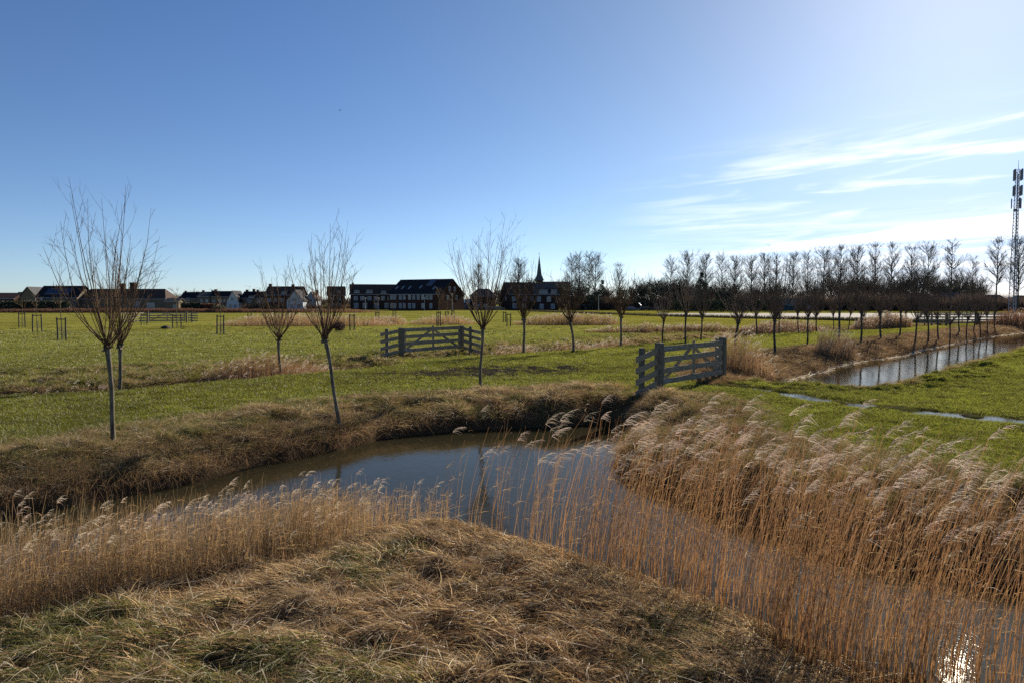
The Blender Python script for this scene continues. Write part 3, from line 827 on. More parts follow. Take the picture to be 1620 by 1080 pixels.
# broken reed stems lying about
n = 420
x = rng.uniform(-7.5, 5, n * 3); y = rng.uniform(3.6, 12.4, n * 3)
k = is_near(x, y) & in_view(x, y, .3) & (sd_poly(x, y, PA) > .1)
x, y = x[k][:n], y[k][:n]; n = len(x)
th = rng.uniform(0, 2 * pi, n)
parts.append(ribbons('h', np.stack([x, y, ground(x, y) + rng.uniform(.04, .12, n)], 1), unit(np.stack([np.cos(th), np.sin(th), rng.uniform(-.05, .25, n)], 1)), rng.uniform(.15, .75, n), rng.uniform(.006, .011, n),
             np.stack([np.zeros(n), np.zeros(n), -rng.uniform(0, .15, n)], 1), jitcol(C(.58, .48, .32), n, rng, .3), None, 2, rng, side=np.stack([-np.sin(th), np.cos(th), np.zeros(n)], 1)))
stuff('headland_grass', parts, M_STRAW, 'thick mat of flattened straw grass on the near headland')

# ------------------------------------------------------------------ reed beds
def reed_bed(name, x, y, zb, h, lean, rng, label, plume_p=.6, rad=.0026, colr=(C(.29, .20, .11), C(.26, .155, .075)), plume_len=.24, nst=26, wind=(1.0, .15), seg=6, plume_w=.006, warm=None, prc=(.50, .40, .30), leaf_p=.35):
    N = len(x)
    t = np.linspace(0, 1, seg)
    lx = rng.normal(lean, .10, N); ly = rng.normal(.02, .10, N)
    P = np.empty((N, seg, 3))
    P[..., 0] = x[:, None] + h[:, None] * (lx[:, None] * t ** 1.7 + rng.normal(0, .012, N)[:, None] * np.sin(t * 5))
    P[..., 1] = y[:, None] + h[:, None] * (ly[:, None] * t ** 1.6)
    P[..., 2] = zb[:, None] + h[:, None] * t * (1 - .10 * np.abs(lx[:, None]) * t)
    bk = rng.uniform(0, 1, N) < .07          # broken stems
    kt = rng.uniform(.35, .75, N)[:, None]; kx = rng.normal(.7, .6, N)[:, None]; ky = rng.normal(0, .6, N)[:, None]
    over_ = np.clip(t[None] - kt, 0, 1) * bk[:, None] * h[:, None]
    P[..., 0] += over_ * kx; P[..., 1] += over_ * ky; P[..., 2] -= over_ * (1.1 + .5 * np.abs(kx))
    R = rad * rng.uniform(.55, 1.45, N)[:, None] * (1.15 - .75 * t)[None]
    wv = rng.uniform(0, 1, N) if warm is None else warm
    col = mixc3(jitcol(colr[0], N, rng, .3), jitcol(colr[1], N, rng, .3), wv)
    parts = [ribpath(P, R * 1.25, col, rng)]
    # leaves
    k = np.where(rng.uniform(0, 1, N) < leaf_p)[0]
    for rep in range(3):
        if len(k) == 0: break
        i = rng.integers(1, seg - 1, len(k))
        b = P[k, i]
        dx = rng.normal(.5, .5, len(k)); dy = rng.normal(0, .5, len(k))
        d = unit(np.stack([dx, dy, rng.uniform(.3, 1.2, len(k))], 1))
        parts.append(ribbons('l', b, d, rng.uniform(.1, .3, len(k)), np.full(len(k), .007), np.stack([dx * .2, dy * .2, -rng.uniform(.2, .9, len(k))], 1), jitcol(STRAW * .9, len(k), rng, .3), None, 3, rng))
    v, f, c = merge(parts)
    o = link(name, np_mesh(name, v, f, 4, c, True), M_REED)
    tag(o, label, kind='stuff')
    k = np.where((rng.uniform(0, 1, N) < plume_p) & ~bk)[0]
    if len(k):
        M = len(k)
        tip = P[k, -1]
        w = np.array([wind[0], wind[1], 0.0])
        pl = plume_len * rng.uniform(.6, 1.25, M)
        # central axis curves over with the wind
        ax_d = unit(np.stack([lx[k] + .25 + rng.normal(0, .1, M), ly[k] + rng.normal(0, .1, M), np.full(M, 1.0)], 1))
        ax_b = np.stack([np.full(M, .55 * w[0]), np.full(M, .55 * w[1]), np.full(M, -.42)], 1) * rng.uniform(.5, 1.2, M)[:, None]
        pc = jitcol(C(*prc), M, rng, .3, .05)
        j = np.repeat(np.arange(M), nst)
        tt = np.tile(np.linspace(.0, .95, nst), M) + rng.uniform(-.02, .02, len(j))
        b = tip[j] - ax_d[j] * (pl[j] * .12)[:, None] + ax_d[j] * (pl[j] * tt)[:, None] + ax_b[j] * (pl[j] * tt ** 2)[:, None]
        sd_ = rng.normal(0, .38, (len(j), 3))
        d = unit(ax_d[j] * .7 + w * .75 + sd_)
        bend = np.stack([w[0] * .25 + 0 * tt, w[1] * .25 + rng.normal(0, .1, len(j)), -rng.uniform(.25, .75, len(j))], 1)
        L_ = pl[j] * (.62 - .40 * tt) * rng.uniform(.6, 1.2, len(j))
        pv = ribbons('p', b, d, L_, plume_w * rng.uniform(.6, 1.3, len(j)), bend, pc[j] * rng.uniform(.7, 1.25, len(j))[:, None], None, 2, rng)
        o2 = link('plumes', np_mesh('plumes', pv[0], pv[1], 4, pv[2], False), M_PLUME, o)
        o2['kind'] = 'stuff'
    return o
# right-hand bed along the near shore
def strip(n, side_fn, lo, hi, rng, box):
    x = rng.uniform(box[0], box[1], n); y = rng.uniform(box[2], box[3], n)
    s = sd_poly(x, y, PA)
    k = (s > lo) & (s < hi) & side_fn(x, y)
    return x[k], y[k], s[k]
def near_side(x, y):
    return seg_dist(x, y, NEAR) < seg_dist(x, y, FARB)
x, y, s = strip(60000, lambda x, y: near_side(x, y) & (x > -1.15) & (x < 8.8) & (y > 2.2), -.75, .95, rng, (-1.2, 9, 2, 12.6))
n1 = fbm(x * 1.1, y * 1.1, 171, 2)
n1 = n1 + .9 * fbm(x * 3.1, y * 3.1, 173, 2)
dens = np.clip(.14 + .66 * sstep(x, -.2, 3.2) + .55 * n1, .02, 1) * np.clip(1 - np.clip(-s - .2, 0, 1) * 1.1, .15, 1)
k = rng.uniform(0, 1, len(x)) < dens * .46
x, y, s = x[k], y[k], s[k]
hh = (1.50 + .50 * sstep(x, -.6, 2.5)) * np.clip(rng.normal(.97, .15, len(x)), .5, 1.25)
zb = np.maximum(ground(x, y), -.95)
print('reeds right', len(x))
reed_bed('reed_bed', x, y, zb, hh, .21, rng, 'tall orange reeds with silvery plumes blown to the right', plume_p=.17, nst=26, plume_len=.28,
         warm=np.clip(.45 + .35 * sstep(x, 0, 2) + rng.normal(0, .25, len(x)), 0, 1), leaf_p=.38, prc=(.42, .33, .25))
# left-hand bed
x, y, s = strip(90000, lambda x, y: near_side(x, y) & (x <= -1.0) & (x > -10), -.55, 1.25, rng, (-10, -.9, 3, 12.6))
n1 = fbm(x * 1.3, y * 1.3, 181, 2)
k = in_view(x, y, 1) & (rng.uniform(0, 1, len(x)) < np.clip(.8 + .5 * n1, .15, 1) * .6 * np.clip(1 - np.clip(-s, 0, 1) * .9, .1, 1) * (.12 + .88 * sstep(x + .5 * n1, -1.4, -3.2)))
x, y, s = x[k], y[k], s[k]
hh = (.56 + .22 * sstep(x, -1.6, -3.4) + .22 * sstep(x, -3.5, -6)) * np.clip(rng.normal(1, .2, len(x)), .45, 1.5) * np.where(s > .8, .75, 1)
zb = np.maximum(ground(x, y), -.95)
print('reeds left', len(x))
reed_bed('reed_bed', x, y, zb, hh, .05, rng, 'pale straw-coloured reeds on the left shore with small plumes', plume_p=.045, nst=16, plume_len=.15, rad=.0024,
         colr=(STRAW * .8, STRAW2 * .95), leaf_p=.5, prc=(.48, .38, .27))
# thin stand of reeds on the far right bank of the channel
x = rng.uniform(2, 14, 60000); y = rng.uniform(6, 18, 60000)
s = sd_poly(x, y, PA)
k = (s > -.1) & (s < 1.2) & (~near_side(x, y)) & (x > 2) & ~is_near(x, y) & (rng.uniform(0, 1, len(x)) < .11) & in_view(x, y, 1) & (y < 16.5)
x, y, s = x[k], y[k], s[k]
hh = rng.uniform(.45, 1.0, len(x))
reed_bed('reed_bed', x, y, ground(x, y), hh, .42, rng, 'short brown reeds leaning right over the far channel bank', plume_p=.12, nst=20, plume_len=.24,
         colr=(BROWN * 1.2, STRAW2 * .8), prc=(.44, .35, .28), leaf_p=.5)
# clumps at the pond's far corner
parts_px = []
def clump(name, cx, cy, rx, ry, n, h0, h1, label, seed, rad=.004, plume_p=.2, lean=.06, colr=(STRAW2 * 1.1, BROWN * 1.2), ang=0.0, pw=.012, pl=.2, seg=4, prc=(.48, .4, .31), edge=1.0):
    r = np.random.default_rng(seed)
    th = r.uniform(0, 2 * pi, n); rr = np.sqrt(r.uniform(0, 1.3, n)) * edge * (1 + .25 * fbm(th * 1.3, th * 0 + seed, seed, 2))
    a, b = np.cos(th) * rr * rx, np.sin(th) * rr * ry
    x = cx + a * cos(ang) - b * sin(ang); y = cy + a * sin(ang) + b * cos(ang)
    m = sd_poly(x, y, PB) > -.2
    x, y, rr = x[m], y[m], rr[m]
    h = r.uniform(h0, h1, len(x)) * np.clip(1 - .45 * rr ** 4, .3, 1) * (1 + .22 * fbm(x * .8, y * .8, seed, 2))
    return reed_bed(name, x, y, ground(x, y), h, lean, r, label, plume_p=plume_p, rad=rad, colr=colr, plume_w=pw, plume_len=pl, nst=10, seg=seg, leaf_p=.5, prc=prc)
clump('reed_clump', -9.9, 30.9, 2.9, .75, 2600, .75, 1.2, 'brown reed clump in the ditch between the two left willows', 1, ang=.82, colr=(C(.30, .20, .115), C(.24, .15, .085)), plume_p=.06)
clump('reed_clump', -15.3, 25.1, 1.8, .4, 200, .3, .55, 'low dry reeds at the ditch on the far left', 14, ang=.5)
clump('reed_clump', .2, 43.9, 2.2, .6, 700, .5, .9, 'low brown reeds in the ditch right of the middle gate', 2, ang=.8)
clump('reed_clump', 5.0, 48.3, 4.2, .7, 1500, .4, .85, 'reddish dry herbs along the ditch behind the track', 3, ang=.75, colr=(BROWN * 1.4, C(.19, .10, .06)))
clump('reed_clump', 10.2, 33.6, 1.5, 1.0, 900, 1.2, 1.75, 'golden reed clump just right of the front gate', 4, colr=(C(.34, .25, .14), C(.28, .18, .10)), pl=.22)
clump('reed_clump', 19.6, 44.8, 1.9, .8, 900, 1.0, 1.7, 'golden reed clump on the channel bank further along', 5, colr=(C(.30, .22, .13), C(.24, .16, .10)), ang=.7)
clump('reed_strip', -25.5, 92, 9.5, 2.2, 3600, 1.0, 1.5, 'long reddish reed strip across the left meadow', 6, rad=.011, pw=.03, colr=(C(.40, .29, .17), C(.33, .22, .13)))
clump('reed_strip', -9.0, 97, 3.6, 1.6, 1200, .8, 1.2, 'reddish reed strip in front of the dark row houses', 7, rad=.011, pw=.03, colr=(C(.40, .29, .17), C(.33, .22, .13)))
clump('reed_strip', -16.2, 96, 2.2, 1.2, 800, .8, 1.2, 'short reddish reed strip beside the two row houses', 17, rad=.011, pw=.03, colr=(C(.40, .29, .17), C(.33, .22, .13)))
clump('reed_strip', 7.6, 95, 6.0, 2.0, 3000, 1.0, 1.5, 'pale reed strip in the middle of the green field', 8, rad=.011, pw=.03, colr=(C(.30, .23, .12), C(.24, .17, .09)))
clump('reed_strip', 15.5, 70, 7.0, 1.0, 3200, .5, .9, 'dark dry herb strip at the field edge beyond the front gate', 9, rad=.010, pw=.02, colr=(C(.13, .08, .05), C(.18, .11, .07)), ang=-.05)
clump('reed_strip', 27, 73.5, 7.0, 1.2, 3200, .5, 1.2, 'brown herb strip below the second willow row', 10, rad=.010, pw=.02, colr=(C(.15, .09, .06), C(.2, .13, .08)), ang=.7)
clump('reed_strip', 42, 84, 7.0, 1.6, 3400, .8, 1.8, 'tan reed strip at the far end of the second willow row', 12, rad=.012, pw=.03, colr=(C(.24, .17, .10), C(.2, .13, .08)), ang=.7, plume_p=.3)
clump('reed_strip', 66.0, 93, 5.5, 3.0, 3200, 1.2, 2.3, 'rust-brown scrub at the far end of the right channel', 13, rad=.016, pw=.03, colr=(C(.18, .11, .07), C(.14, .08, .05)), plume_p=.05)
clump('reed_strip', -100, 200, 48, 2.5, 16000, .9, 1.3, 'brown herb strip in front of the long bungalow', 15, rad=.035, pw=.06, colr=(C(.16, .09, .06), C(.12, .07, .05)), plume_p=0)
clump('reed_strip', -52, 205, 14, 2.5, 3500, .7, 1.1, 'tan herb strip in front of the distant village houses', 16, rad=.035, pw=.06, colr=(C(.24, .16, .09), C(.2, .13, .08)), plume_p=0)
# dark blades standing in for the uncut ditch line across the far fields
EL = np.array([at(838, 493.0)[:2], at(930, 496.2)[:2], at(1040, 500.5)[:2], at(1160, 503.5)[:2], at(1300, 506.5)[:2], at(1420, 509.5)[:2], at(1500, 512)[:2]])
tpar = rng.uniform(0, len(EL) - 1.001, 9000); i = tpar.astype(int); f = (tpar - i)[:, None]
p = EL[i] * (1 - f) + EL[i + 1] * f + rng.normal(0, .35, (9000, 2))
stuff('ditch_edge', [ribbons('e', np.stack([p[:, 0], p[:, 1], np.zeros(9000)], 1), unit(np.stack([rng.normal(0, .3, 9000), rng.normal(0, .3, 9000), np.ones(9000)], 1)),
      rng.uniform(.3, .7, 9000), np.full(9000, .12), np.zeros((9000, 3)), jitcol(C(.06, .055, .03), 9000, rng, .3), None, 1, rng)], M_STRAW, 'line of dark blades standing in for the ditch across the far green field')

# ------------------------------------------------------------------ bare trees
def grow(rng, start, dirv, length, r0, n=6, wob=.05, up=.0, taper=.25):
    """one branch as a polyline"""
    p = [np.array(start, float)]
    d = np.array(dirv, float); d /= np.linalg.norm(d)
    st = length / (n - 1)
    for i in range(n - 1):
        d = d + rng.normal(0, wob, 3) + np.array([0, 0, up])
        d /= np.linalg.norm(d)
        p.append(p[-1] + d * st)
    return np.array(p), np.linspace(r0, r0 * taper, n), d
def side_dir(rng, t, ang):
    a = rng.normal(0, 1, 3); a -= np.dot(a, t) * t; a /= np.linalg.norm(a) + 1e-9
    return t * cos(ang) + a * sin(ang)
def branch_mesh(name, brs, sides=3, smooth=True):
    """brs: list of (pts (k,3), radii (k)); grouped by k"""
    groups = {}
    for p, r in brs: groups.setdefault(len(p), []).append((p, r))
    parts = []
    for k, g in groups.items():
        parts.append(tubes(np.array([a for a, _ in g]), np.array([b for _, b in g]), sides))
    v, f, c = merge(parts)
    return np_mesh(name, v, f, 4, None, smooth)
def interp_pt(p, t):
    f = t * (len(p) - 1); i = min(int(f), len(p) - 2); f -= i
    return p[i] * (1 - f) + p[i + 1] * f, unit(p[i + 1] - p[i])

def willow_meshes(seed, th, H, spread, lean=(0, 0), shoots=24, r=.047, det=2, sub=5, bias=(0, 0), twig=1.0, updir=.06):
    rng = np.random.default_rng(seed)
    # trunk with a slight sweep and the pollard knob
    n = 9
    t = np.linspace(0, 1, n)
    tp = np.stack([lean[0] * t ** 1.4 + .02 * np.sin(t * 7 + seed), lean[1] * t ** 1.4 + .02 * np.sin(t * 6 + 2 * seed), t * th - .12 * (1 - t)], 1)
    tr = r * (1.12 - .28 * t); tr[0] *= 1.3; tr[-1] *= 1.5; tr[-2] *= 1.25
    tk = [(tp, tr)]
    head = tp[-1]
    for i in range(11):
        d = unit(rng.normal(0, 1, 3) + np.array([0, 0, .3]))
        p, rr, _ = grow(rng, head - d * .02 - np.array([0, 0, rng.uniform(0, .08)]), d, r * 2.6, r * rng.uniform(.7, 1.05), 4, .1, taper=.45)
        tk.append((p, rr))
    tm = branch_mesh('trunk', tk, 8)
    br = []
    for i in range(shoots):
        th_ = 2 * pi * (i + rng.uniform(0, 1)) / shoots * 3.0
        out = rng.uniform(.12, 1.0) ** .8
        L = (H - th) * rng.uniform(.6, 1.0) * (1.05 - .25 * out)
        ang = out * spread * 1.45
        d0 = np.array([sin(ang) * cos(th_) + bias[0] * .3, sin(ang) * sin(th_) + bias[1] * .3, cos(ang)])
        st = head + rng.normal(0, r * .7, 3) * np.array([1, 1, .6])
        p, rr, _ = grow(rng, st, d0, L, rng.uniform(.011, .021) * (r / .055), 9, .04, updir + .11 * out, .16)
        br.append((p, rr))
        for k in range(int(rng.integers(sub - 2, sub + 3))):
            tt = rng.uniform(.25, .95)
            q, tg = interp_pt(p, tt)
            L2 = L * rng.uniform(.16, .40) * (1.1 - .6 * tt)
            p2, r2, _ = grow(rng, q, side_dir(rng, tg, rng.uniform(.35, .85)), L2, np.interp(tt, [0, 1], [.007, .0035]) * (r / .055) * twig, 6, .08, .07, .3)
            br.append((p2, r2))
            if det >= 2:
                for m in range(int(rng.integers(1, 5))):
                    t3 = rng.uniform(.2, .95)
                    q3, tg3 = interp_pt(p2, t3)
                    p3, r3, _ = grow(rng, q3, side_dir(rng, tg3, rng.uniform(.3, .8)), L2 * rng.uniform(.2, .5), .0032 * (r / .055) * twig, 4, .08, .05, .4)
                    br.append((p3, r3))
    cm_ = branch_mesh('crown', br, 4 if det >= 2 else 3)
    return tm, cm_
def willow(loc, seed, th, H, spread, label, group, lean=(0, 0), mats=None, rz=0, **kw):
    t = thing('pollard_willow', label, 'tree', loc, rz, group)
    a, b = willow_meshes(seed, th, H, spread, lean, **kw)
    link('trunk', a, (mats or (M_BARKW, M_TWIG))[0], t)
    link('crown', b, (mats or (M_BARKW, M_TWIG))[1], t)
    return t
def gpt(px, py, dz=0):
    p = at(px, py)
    z = float(ground(p[0], p[1]))
    return (p[0], p[1], z + dz)
NG = 'young pollard willows in the two long rows'
willow(gpt(180, 697), 3, 2.05, 5.9, .72, 'biggest bare pollard willow, pale trunk, on the near bank at far left', NG, (-.06, 0), shoots=24, sub=6, bias=(0, 0), updir=.07, r=.047)
willow(gpt(188, 610), 5, 2.0, 5.6, .55, 'smaller bare willow standing behind the biggest one at far left', NG, (.12, 0), shoots=24, sub=6, r=.062, updir=.08)
willow(gpt(537, 656), 8, 2.3, 5.55, .66, 'bare willow with a trunk bent to the left on the pond bank', NG, (-.36, 0), shoots=27, sub=6, updir=.09)
willow(gpt(443, 588), 12, 1.95, 5.5, .72, 'bare willow growing out of the brown reeds in the ditch', NG, (-.03, 0), shoots=22, sub=6, r=.06, updir=.09)
willow(gpt(760, 614), 21, 2.0, 6.2, .62, 'bare willow with a dark straight trunk, right of the middle gate', NG, (.08, 0), shoots=26, sub=7, updir=.09)
willow(gpt(829, 558), 22, 2.0, 5.9, .66, 'bare willow in front of the dark house with the church spire behind', NG, (0, 0), shoots=26, sub=6, r=.075, det=1, twig=1.6)
willow(gpt(908, 556), 23, 1.75, 5.6, .7, 'bare willow with a trunk leaning left, second to the right of the middle gate', NG, (-.2, 0), shoots=28, sub=6, r=.07, det=1, twig=1.7)
willow(gpt(982, 548), 24, 2.0, 5.7, .7, 'bare willow left of the front gate with long shoots slanting left', NG, (.03, 0), shoots=26, sub=6, r=.075, det=1, twig=1.8, bias=(-.25, 0))
# the further willows of both rows: five kinds, copied
FARW = (M_BARKP, M_TWIGF)
kinds = []
for i in range(6):
    kinds.append(willow_meshes(60 + i, 1.85, 5.6, .58 + .08 * (i % 3), ((-.12, .1, .05, -.04, .15, 0)[i], 0), shoots=30, r=.062, det=2, sub=5, twig=1.05, updir=.085))
fw = None
ordw = {1: 'first', 2: 'second', 3: 'third', 4: 'fourth', 5: 'fifth', 6: 'sixth', 7: 'seventh', 8: 'eighth', 9: 'ninth', 10: 'tenth', 11: 'eleventh', 12: 'twelfth',
        13: 'thirteenth', 14: 'fourteenth', 15: 'fifteenth', 16: 'sixteenth', 17: 'seventeenth', 18: 'eighteenth', 19: 'nineteenth', 20: 'twentieth',
        21: 'twenty-first', 22: 'twenty-second', 23: 'twenty-third', 24: 'twenty-fourth', 25: 'twenty-fifth', 26: 'twenty-sixth', 27: 'twenty-seventh', 28: 'twenty-eighth',
        29: 'twenty-ninth', 30: 'thirtieth', 31: 'thirty-first', 32: 'thirty-second', 33: 'thirty-third', 34: 'thirty-fourth', 35: 'thirty-fifth', 36: 'thirty-sixth', 37: 'thirty-seventh', 38: 'thirty-eighth', 39: 'thirty-ninth', 40: 'fortieth', 41: 'forty-first', 42: 'forty-second', 43: 'forty-third', 44: 'forty-fourth'}
protoW = []
for a, b in kinds:
    a.materials.append(FARW[0]); b.materials.append(FARW[1])
rowB = [(1048, 541, 1.0), (1084, 546, 1.08), (1109, 538, .95), (1197, 529, 1.12), (1232, 527, .85), (1263, 527, .9), (1292, 523.5, 1.0), (1319, 521, .95), (1342, 522, .9), (1366, 518.5, .95), (1402, 517, 1), (1434, 515, .95), (1463, 513.5, .95)]
rowA = [(1162, 561, 1.1), (1225, 561, 1.15), (1277, 548, 1.0), (1326, 546, 1.25), (1362, 544, 1.2), (1393, 538, 1.1), (1424, 533, 1.1), (1447, 537, 1.15), (1469, 534, 1.1), (1485, 531.5, 1.0), (1503, 531, .95), (1518, 524, 1.05), (1528, 526, .95), (1540, 522, 1.0), (1552, 523, 1.05), (1562, 519.5, 1.0), (1573, 518, 1.0)]
rw = np.random.default_rng(5)
for rows, txt in ((rowB, 'bare willow, %s from the left of the back row behind the front gate'), (rowA, 'bare willow, %s from the front gate along the far bank of the right channel')):
    for i, (px, py, s_) in enumerate(rows):
        k = int(rw.integers(0, 6))
        t = thing('pollard_willow', txt % ordw[i + 1], 'tree', gpt(px, py), rw.uniform(0, 6.28), NG)
        t.scale = (s_ * rw.uniform(.85, 1.1), s_ * rw.uniform(.85, 1.1), s_ * rw.uniform(.88, 1.12)); t.rotation_euler = (rw.normal(0, .035), rw.normal(0, .035), t.rotation_euler[2])
        for nm, me in zip(('trunk', 'crown'), kinds[k]):
            o = bpy.data.objects.new(nm, me); COL.objects.link(o); o.parent = t

# tall poplars, round trees and bushes behind the fields
def poplar_meshes(seed, H, r0=.26, wid=.20, n1=46, low=.22, dense=7, ang=(.45, .85), tw=1.0):
    rng = np.random.default_rng(seed)
    n = 12
    t = np.linspace(0, 1, n)
    tp = np.stack([np.cumsum(rng.normal(0, .06, n)) * t, np.cumsum(rng.normal(0, .06, n)) * t, t * H], 1)
    tm = branch_mesh('trunk', [(tp, r0 * (1.05 - .97 * t) + .02)], 6)
    br = []
    for i in range(n1):
        tt = rng.uniform(low, .97)
        q, tg = interp_pt(tp, tt)
        rel = (tt - low) / (1 - low)
        L = H * wid * (1.25 - .85 * rel) * rng.uniform(.6, 1.2)
        if rng.uniform() < .12: L *= 1.4
        th_ = rng.uniform(0, 2 * pi); a = rng.uniform(*ang)
        d0 = np.array([cos(th_) * sin(a), sin(th_) * sin(a), cos(a)])
        p, rr, _ = grow(rng, q, d0, L, r0 * (.55 - .36 * tt), 7, .07, .055, .25)
        br.append((p, rr))
        for k in range(dense):
            t2 = rng.uniform(.2, .98); q2, tg2 = interp_pt(p, t2)
            L2 = L * rng.uniform(.2, .5)
            p2, r2, _ = grow(rng, q2, side_dir(rng, tg2, rng.uniform(.3, .9)), L2, .034 * tw, 5, .1, .08, .35)
            br.append((p2, r2))
            for m in range(3):
                q3, tg3 = interp_pt(p2, rng.uniform(.2, .98))
                p3, r3, _ = grow(rng, q3, side_dir(rng, tg3, rng.uniform(.3, .8)), L2 * rng.uniform(.3, .6), .02 * tw, 3, .1, .06, .5)
                br.append((p3, r3))
    return tm, branch_mesh('crown', br, 3)
def round_meshes(seed, H, spread=.42, tw=1.0, n1=16):
    rng = np.random.default_rng(seed)
    th = H * .22
    tp, tr, _ = grow(rng, (0, 0, 0), (0, 0, 1), th, H * .02, 5, .03, 0, .85)
    tm = branch_mesh('trunk', [(tp, tr)], 6)
    br = []
    def rec(q, d, L, r, lev):
        p, rr, dd = grow(rng, q, d, L, r, 6, .09, .035, .4)
        br.append((p, rr))
        if lev == 0: return
        for k in range(5 if lev > 1 else 6):
            q2, tg = interp_pt(p, rng.uniform(.3, 1.0))
            rec(q2, side_dir(rng, tg, rng.uniform(.3, .85)), L * rng.uniform(.45, .7), max(r * .5, .022 * tw), lev - 1)
    for i in range(n1):
        th_ = 2 * pi * i / n1 * 2.4; a = rng.uniform(.15, .95)
        rec(tp[-1] + rng.normal(0, .05, 3), np.array([cos(th_) * sin(a), sin(th_) * sin(a), cos(a)]), H * spread * rng.uniform(.6, 1), H * .011, 3)
    return tm, branch_mesh('crown', br, 3)
def put_tree(name, meshes, mats, loc, s_, rz, label, group, cat='tree', sz=1.0):
    t = thing(name, label, cat, loc, rz, group)
    t.scale = (s_, s_, s_ * sz)
    for nm, me, m in zip(('trunk', 'crown'), meshes, mats):
        if not me.materials: me.materials.append(m)
        o = bpy.data.objects.new(nm, me); COL.objects.link(o); o.parent = t
    return t
POP = [poplar_meshes(200 + i, 22, wid=(.20, .24, .28, .22, .26)[i], n1=(60, 66, 56, 58, 70)[i], low=(.25, .2, .3, .35, .22)[i], dense=9, ang=(.55, 1.0)) for i in range(5)]
RND = [round_meshes(300 + i, 13, spread=.36) for i in range(3)]
PG = 'bare poplars in the tall row along the horizon'
Yp = 255.0
pops = [(1117, 405), (1143, 403), (1163, 408), (1190, 408), (1210, 404), (1229, 405), (1255, 403), (1279, 400), (1304, 396), (1330, 391), (1357, 393), (1386, 388), (1412, 388), (1444, 392), (1469, 389), (1507, 383), (1540, 408), (1579, 380), (1614, 379)]
rw = np.random.default_rng(9)
for i, (px, py) in enumerate(pops):
    Y = Yp + rw.uniform(-8, 8) - (px - 1117) * .06
    p = atY(px, py, Y)
    put_tree('poplar', POP[int(rw.integers(0, 5))], (M_BARKP, M_TWIGP), (p[0], Y, 0), p[2] / 22, rw.uniform(0, 6.28), 'tall bare poplar, %s from the left of the tall row, right of the front gate' % ordw[i + 1], PG)
pops2 = [(905, 405), (917, 402), (932, 402), (942, 404), (980, 419), (1062, 408), (1088, 402), (820, 412), (757, 420)]
lab2 = ['first', 'second', 'third', 'fourth', 'fifth', 'sixth', 'seventh']
for i, (px, py) in enumerate(pops2):
    Y = 285 + rw.uniform(-10, 10)
    p = atY(px, py, Y)
    lb = ('narrow bare poplar, %s to the right of the church spire' % lab2[i]) if i < 7 else ('narrow bare poplar just left of the church spire' if i == 7 else 'thin bare poplar behind the grey barn house')
    put_tree('poplar', POP[int(rw.integers(0, 5))], (M_BARKP, M_TWIGP), (p[0], Y, 0), p[2] / 22, rw.uniform(0, 6.28), lb, 'bare poplars around the church')
rnds_raw = [(790, 438, 0), (812, 434, 0), (835, 440, 0), (875, 432, 0), (890, 428, 0), (915, 440, 0), (940, 445, 0), (960, 441, 0), (1000, 438, 0), (1015, 425, 0), (1033, 422, 0), (1048, 428, 0), (1075, 425, 0), (1100, 428, 0), (1125, 440, 0),
        (1150, 442, 0), (1180, 445, 0), (1215, 445, 0), (1265, 446, 0), (1317, 412, 0), (1345, 430, 0), (1368, 420, 0), (1405, 425, 0), (1432, 410, 0), (1455, 404, 0), (1492, 425, 0), (1520, 412, 0), (1550, 425, 0), (1135, 432, 0), (1160, 430, 0), (1196, 436, 0), (1222, 428, 0), (1243, 434, 0), (1290, 430, 0), (1300, 438, 0), (1335, 425, 0), (1382, 422, 0), (1420, 430, 0), (1478, 418, 0), (1536, 432, 0), (307, 451, 0), (282, 457, 0), (2, 458, 0)]
rnds = sorted(rnds_raw[:-3]) + rnds_raw[-3:]
cnt = 0
for i, (px, py, _) in enumerate(rnds):
    Y = (268 if px > 895 else 300) + rw.uniform(-12, 12) if px > 400 else 330
    p = atY(px, py, Y)
    if px < 853 and px > 400: lb = 'bushy bare tree, %s from the left before the church spire' % ordw[i + 1]
    elif px < 400: lb = {307: 'small round bare tree above the village roofs at left', 282: 'faint bare tree beside the long bungalow', 2: 'bare tree at the far left edge of the horizon'}[px]
    else:
        cnt += 1; lb = 'rounded bare tree, %s to the right of the church spire, among the poplars' % ordw[cnt]
    put_tree('bare_tree', RND[i % 3], (M_BARKP, M_TWIGP), (p[0], Y, 0), p[2] / 13, rw.uniform(0, 6.28), lb, 'rounded bare trees on the horizon')

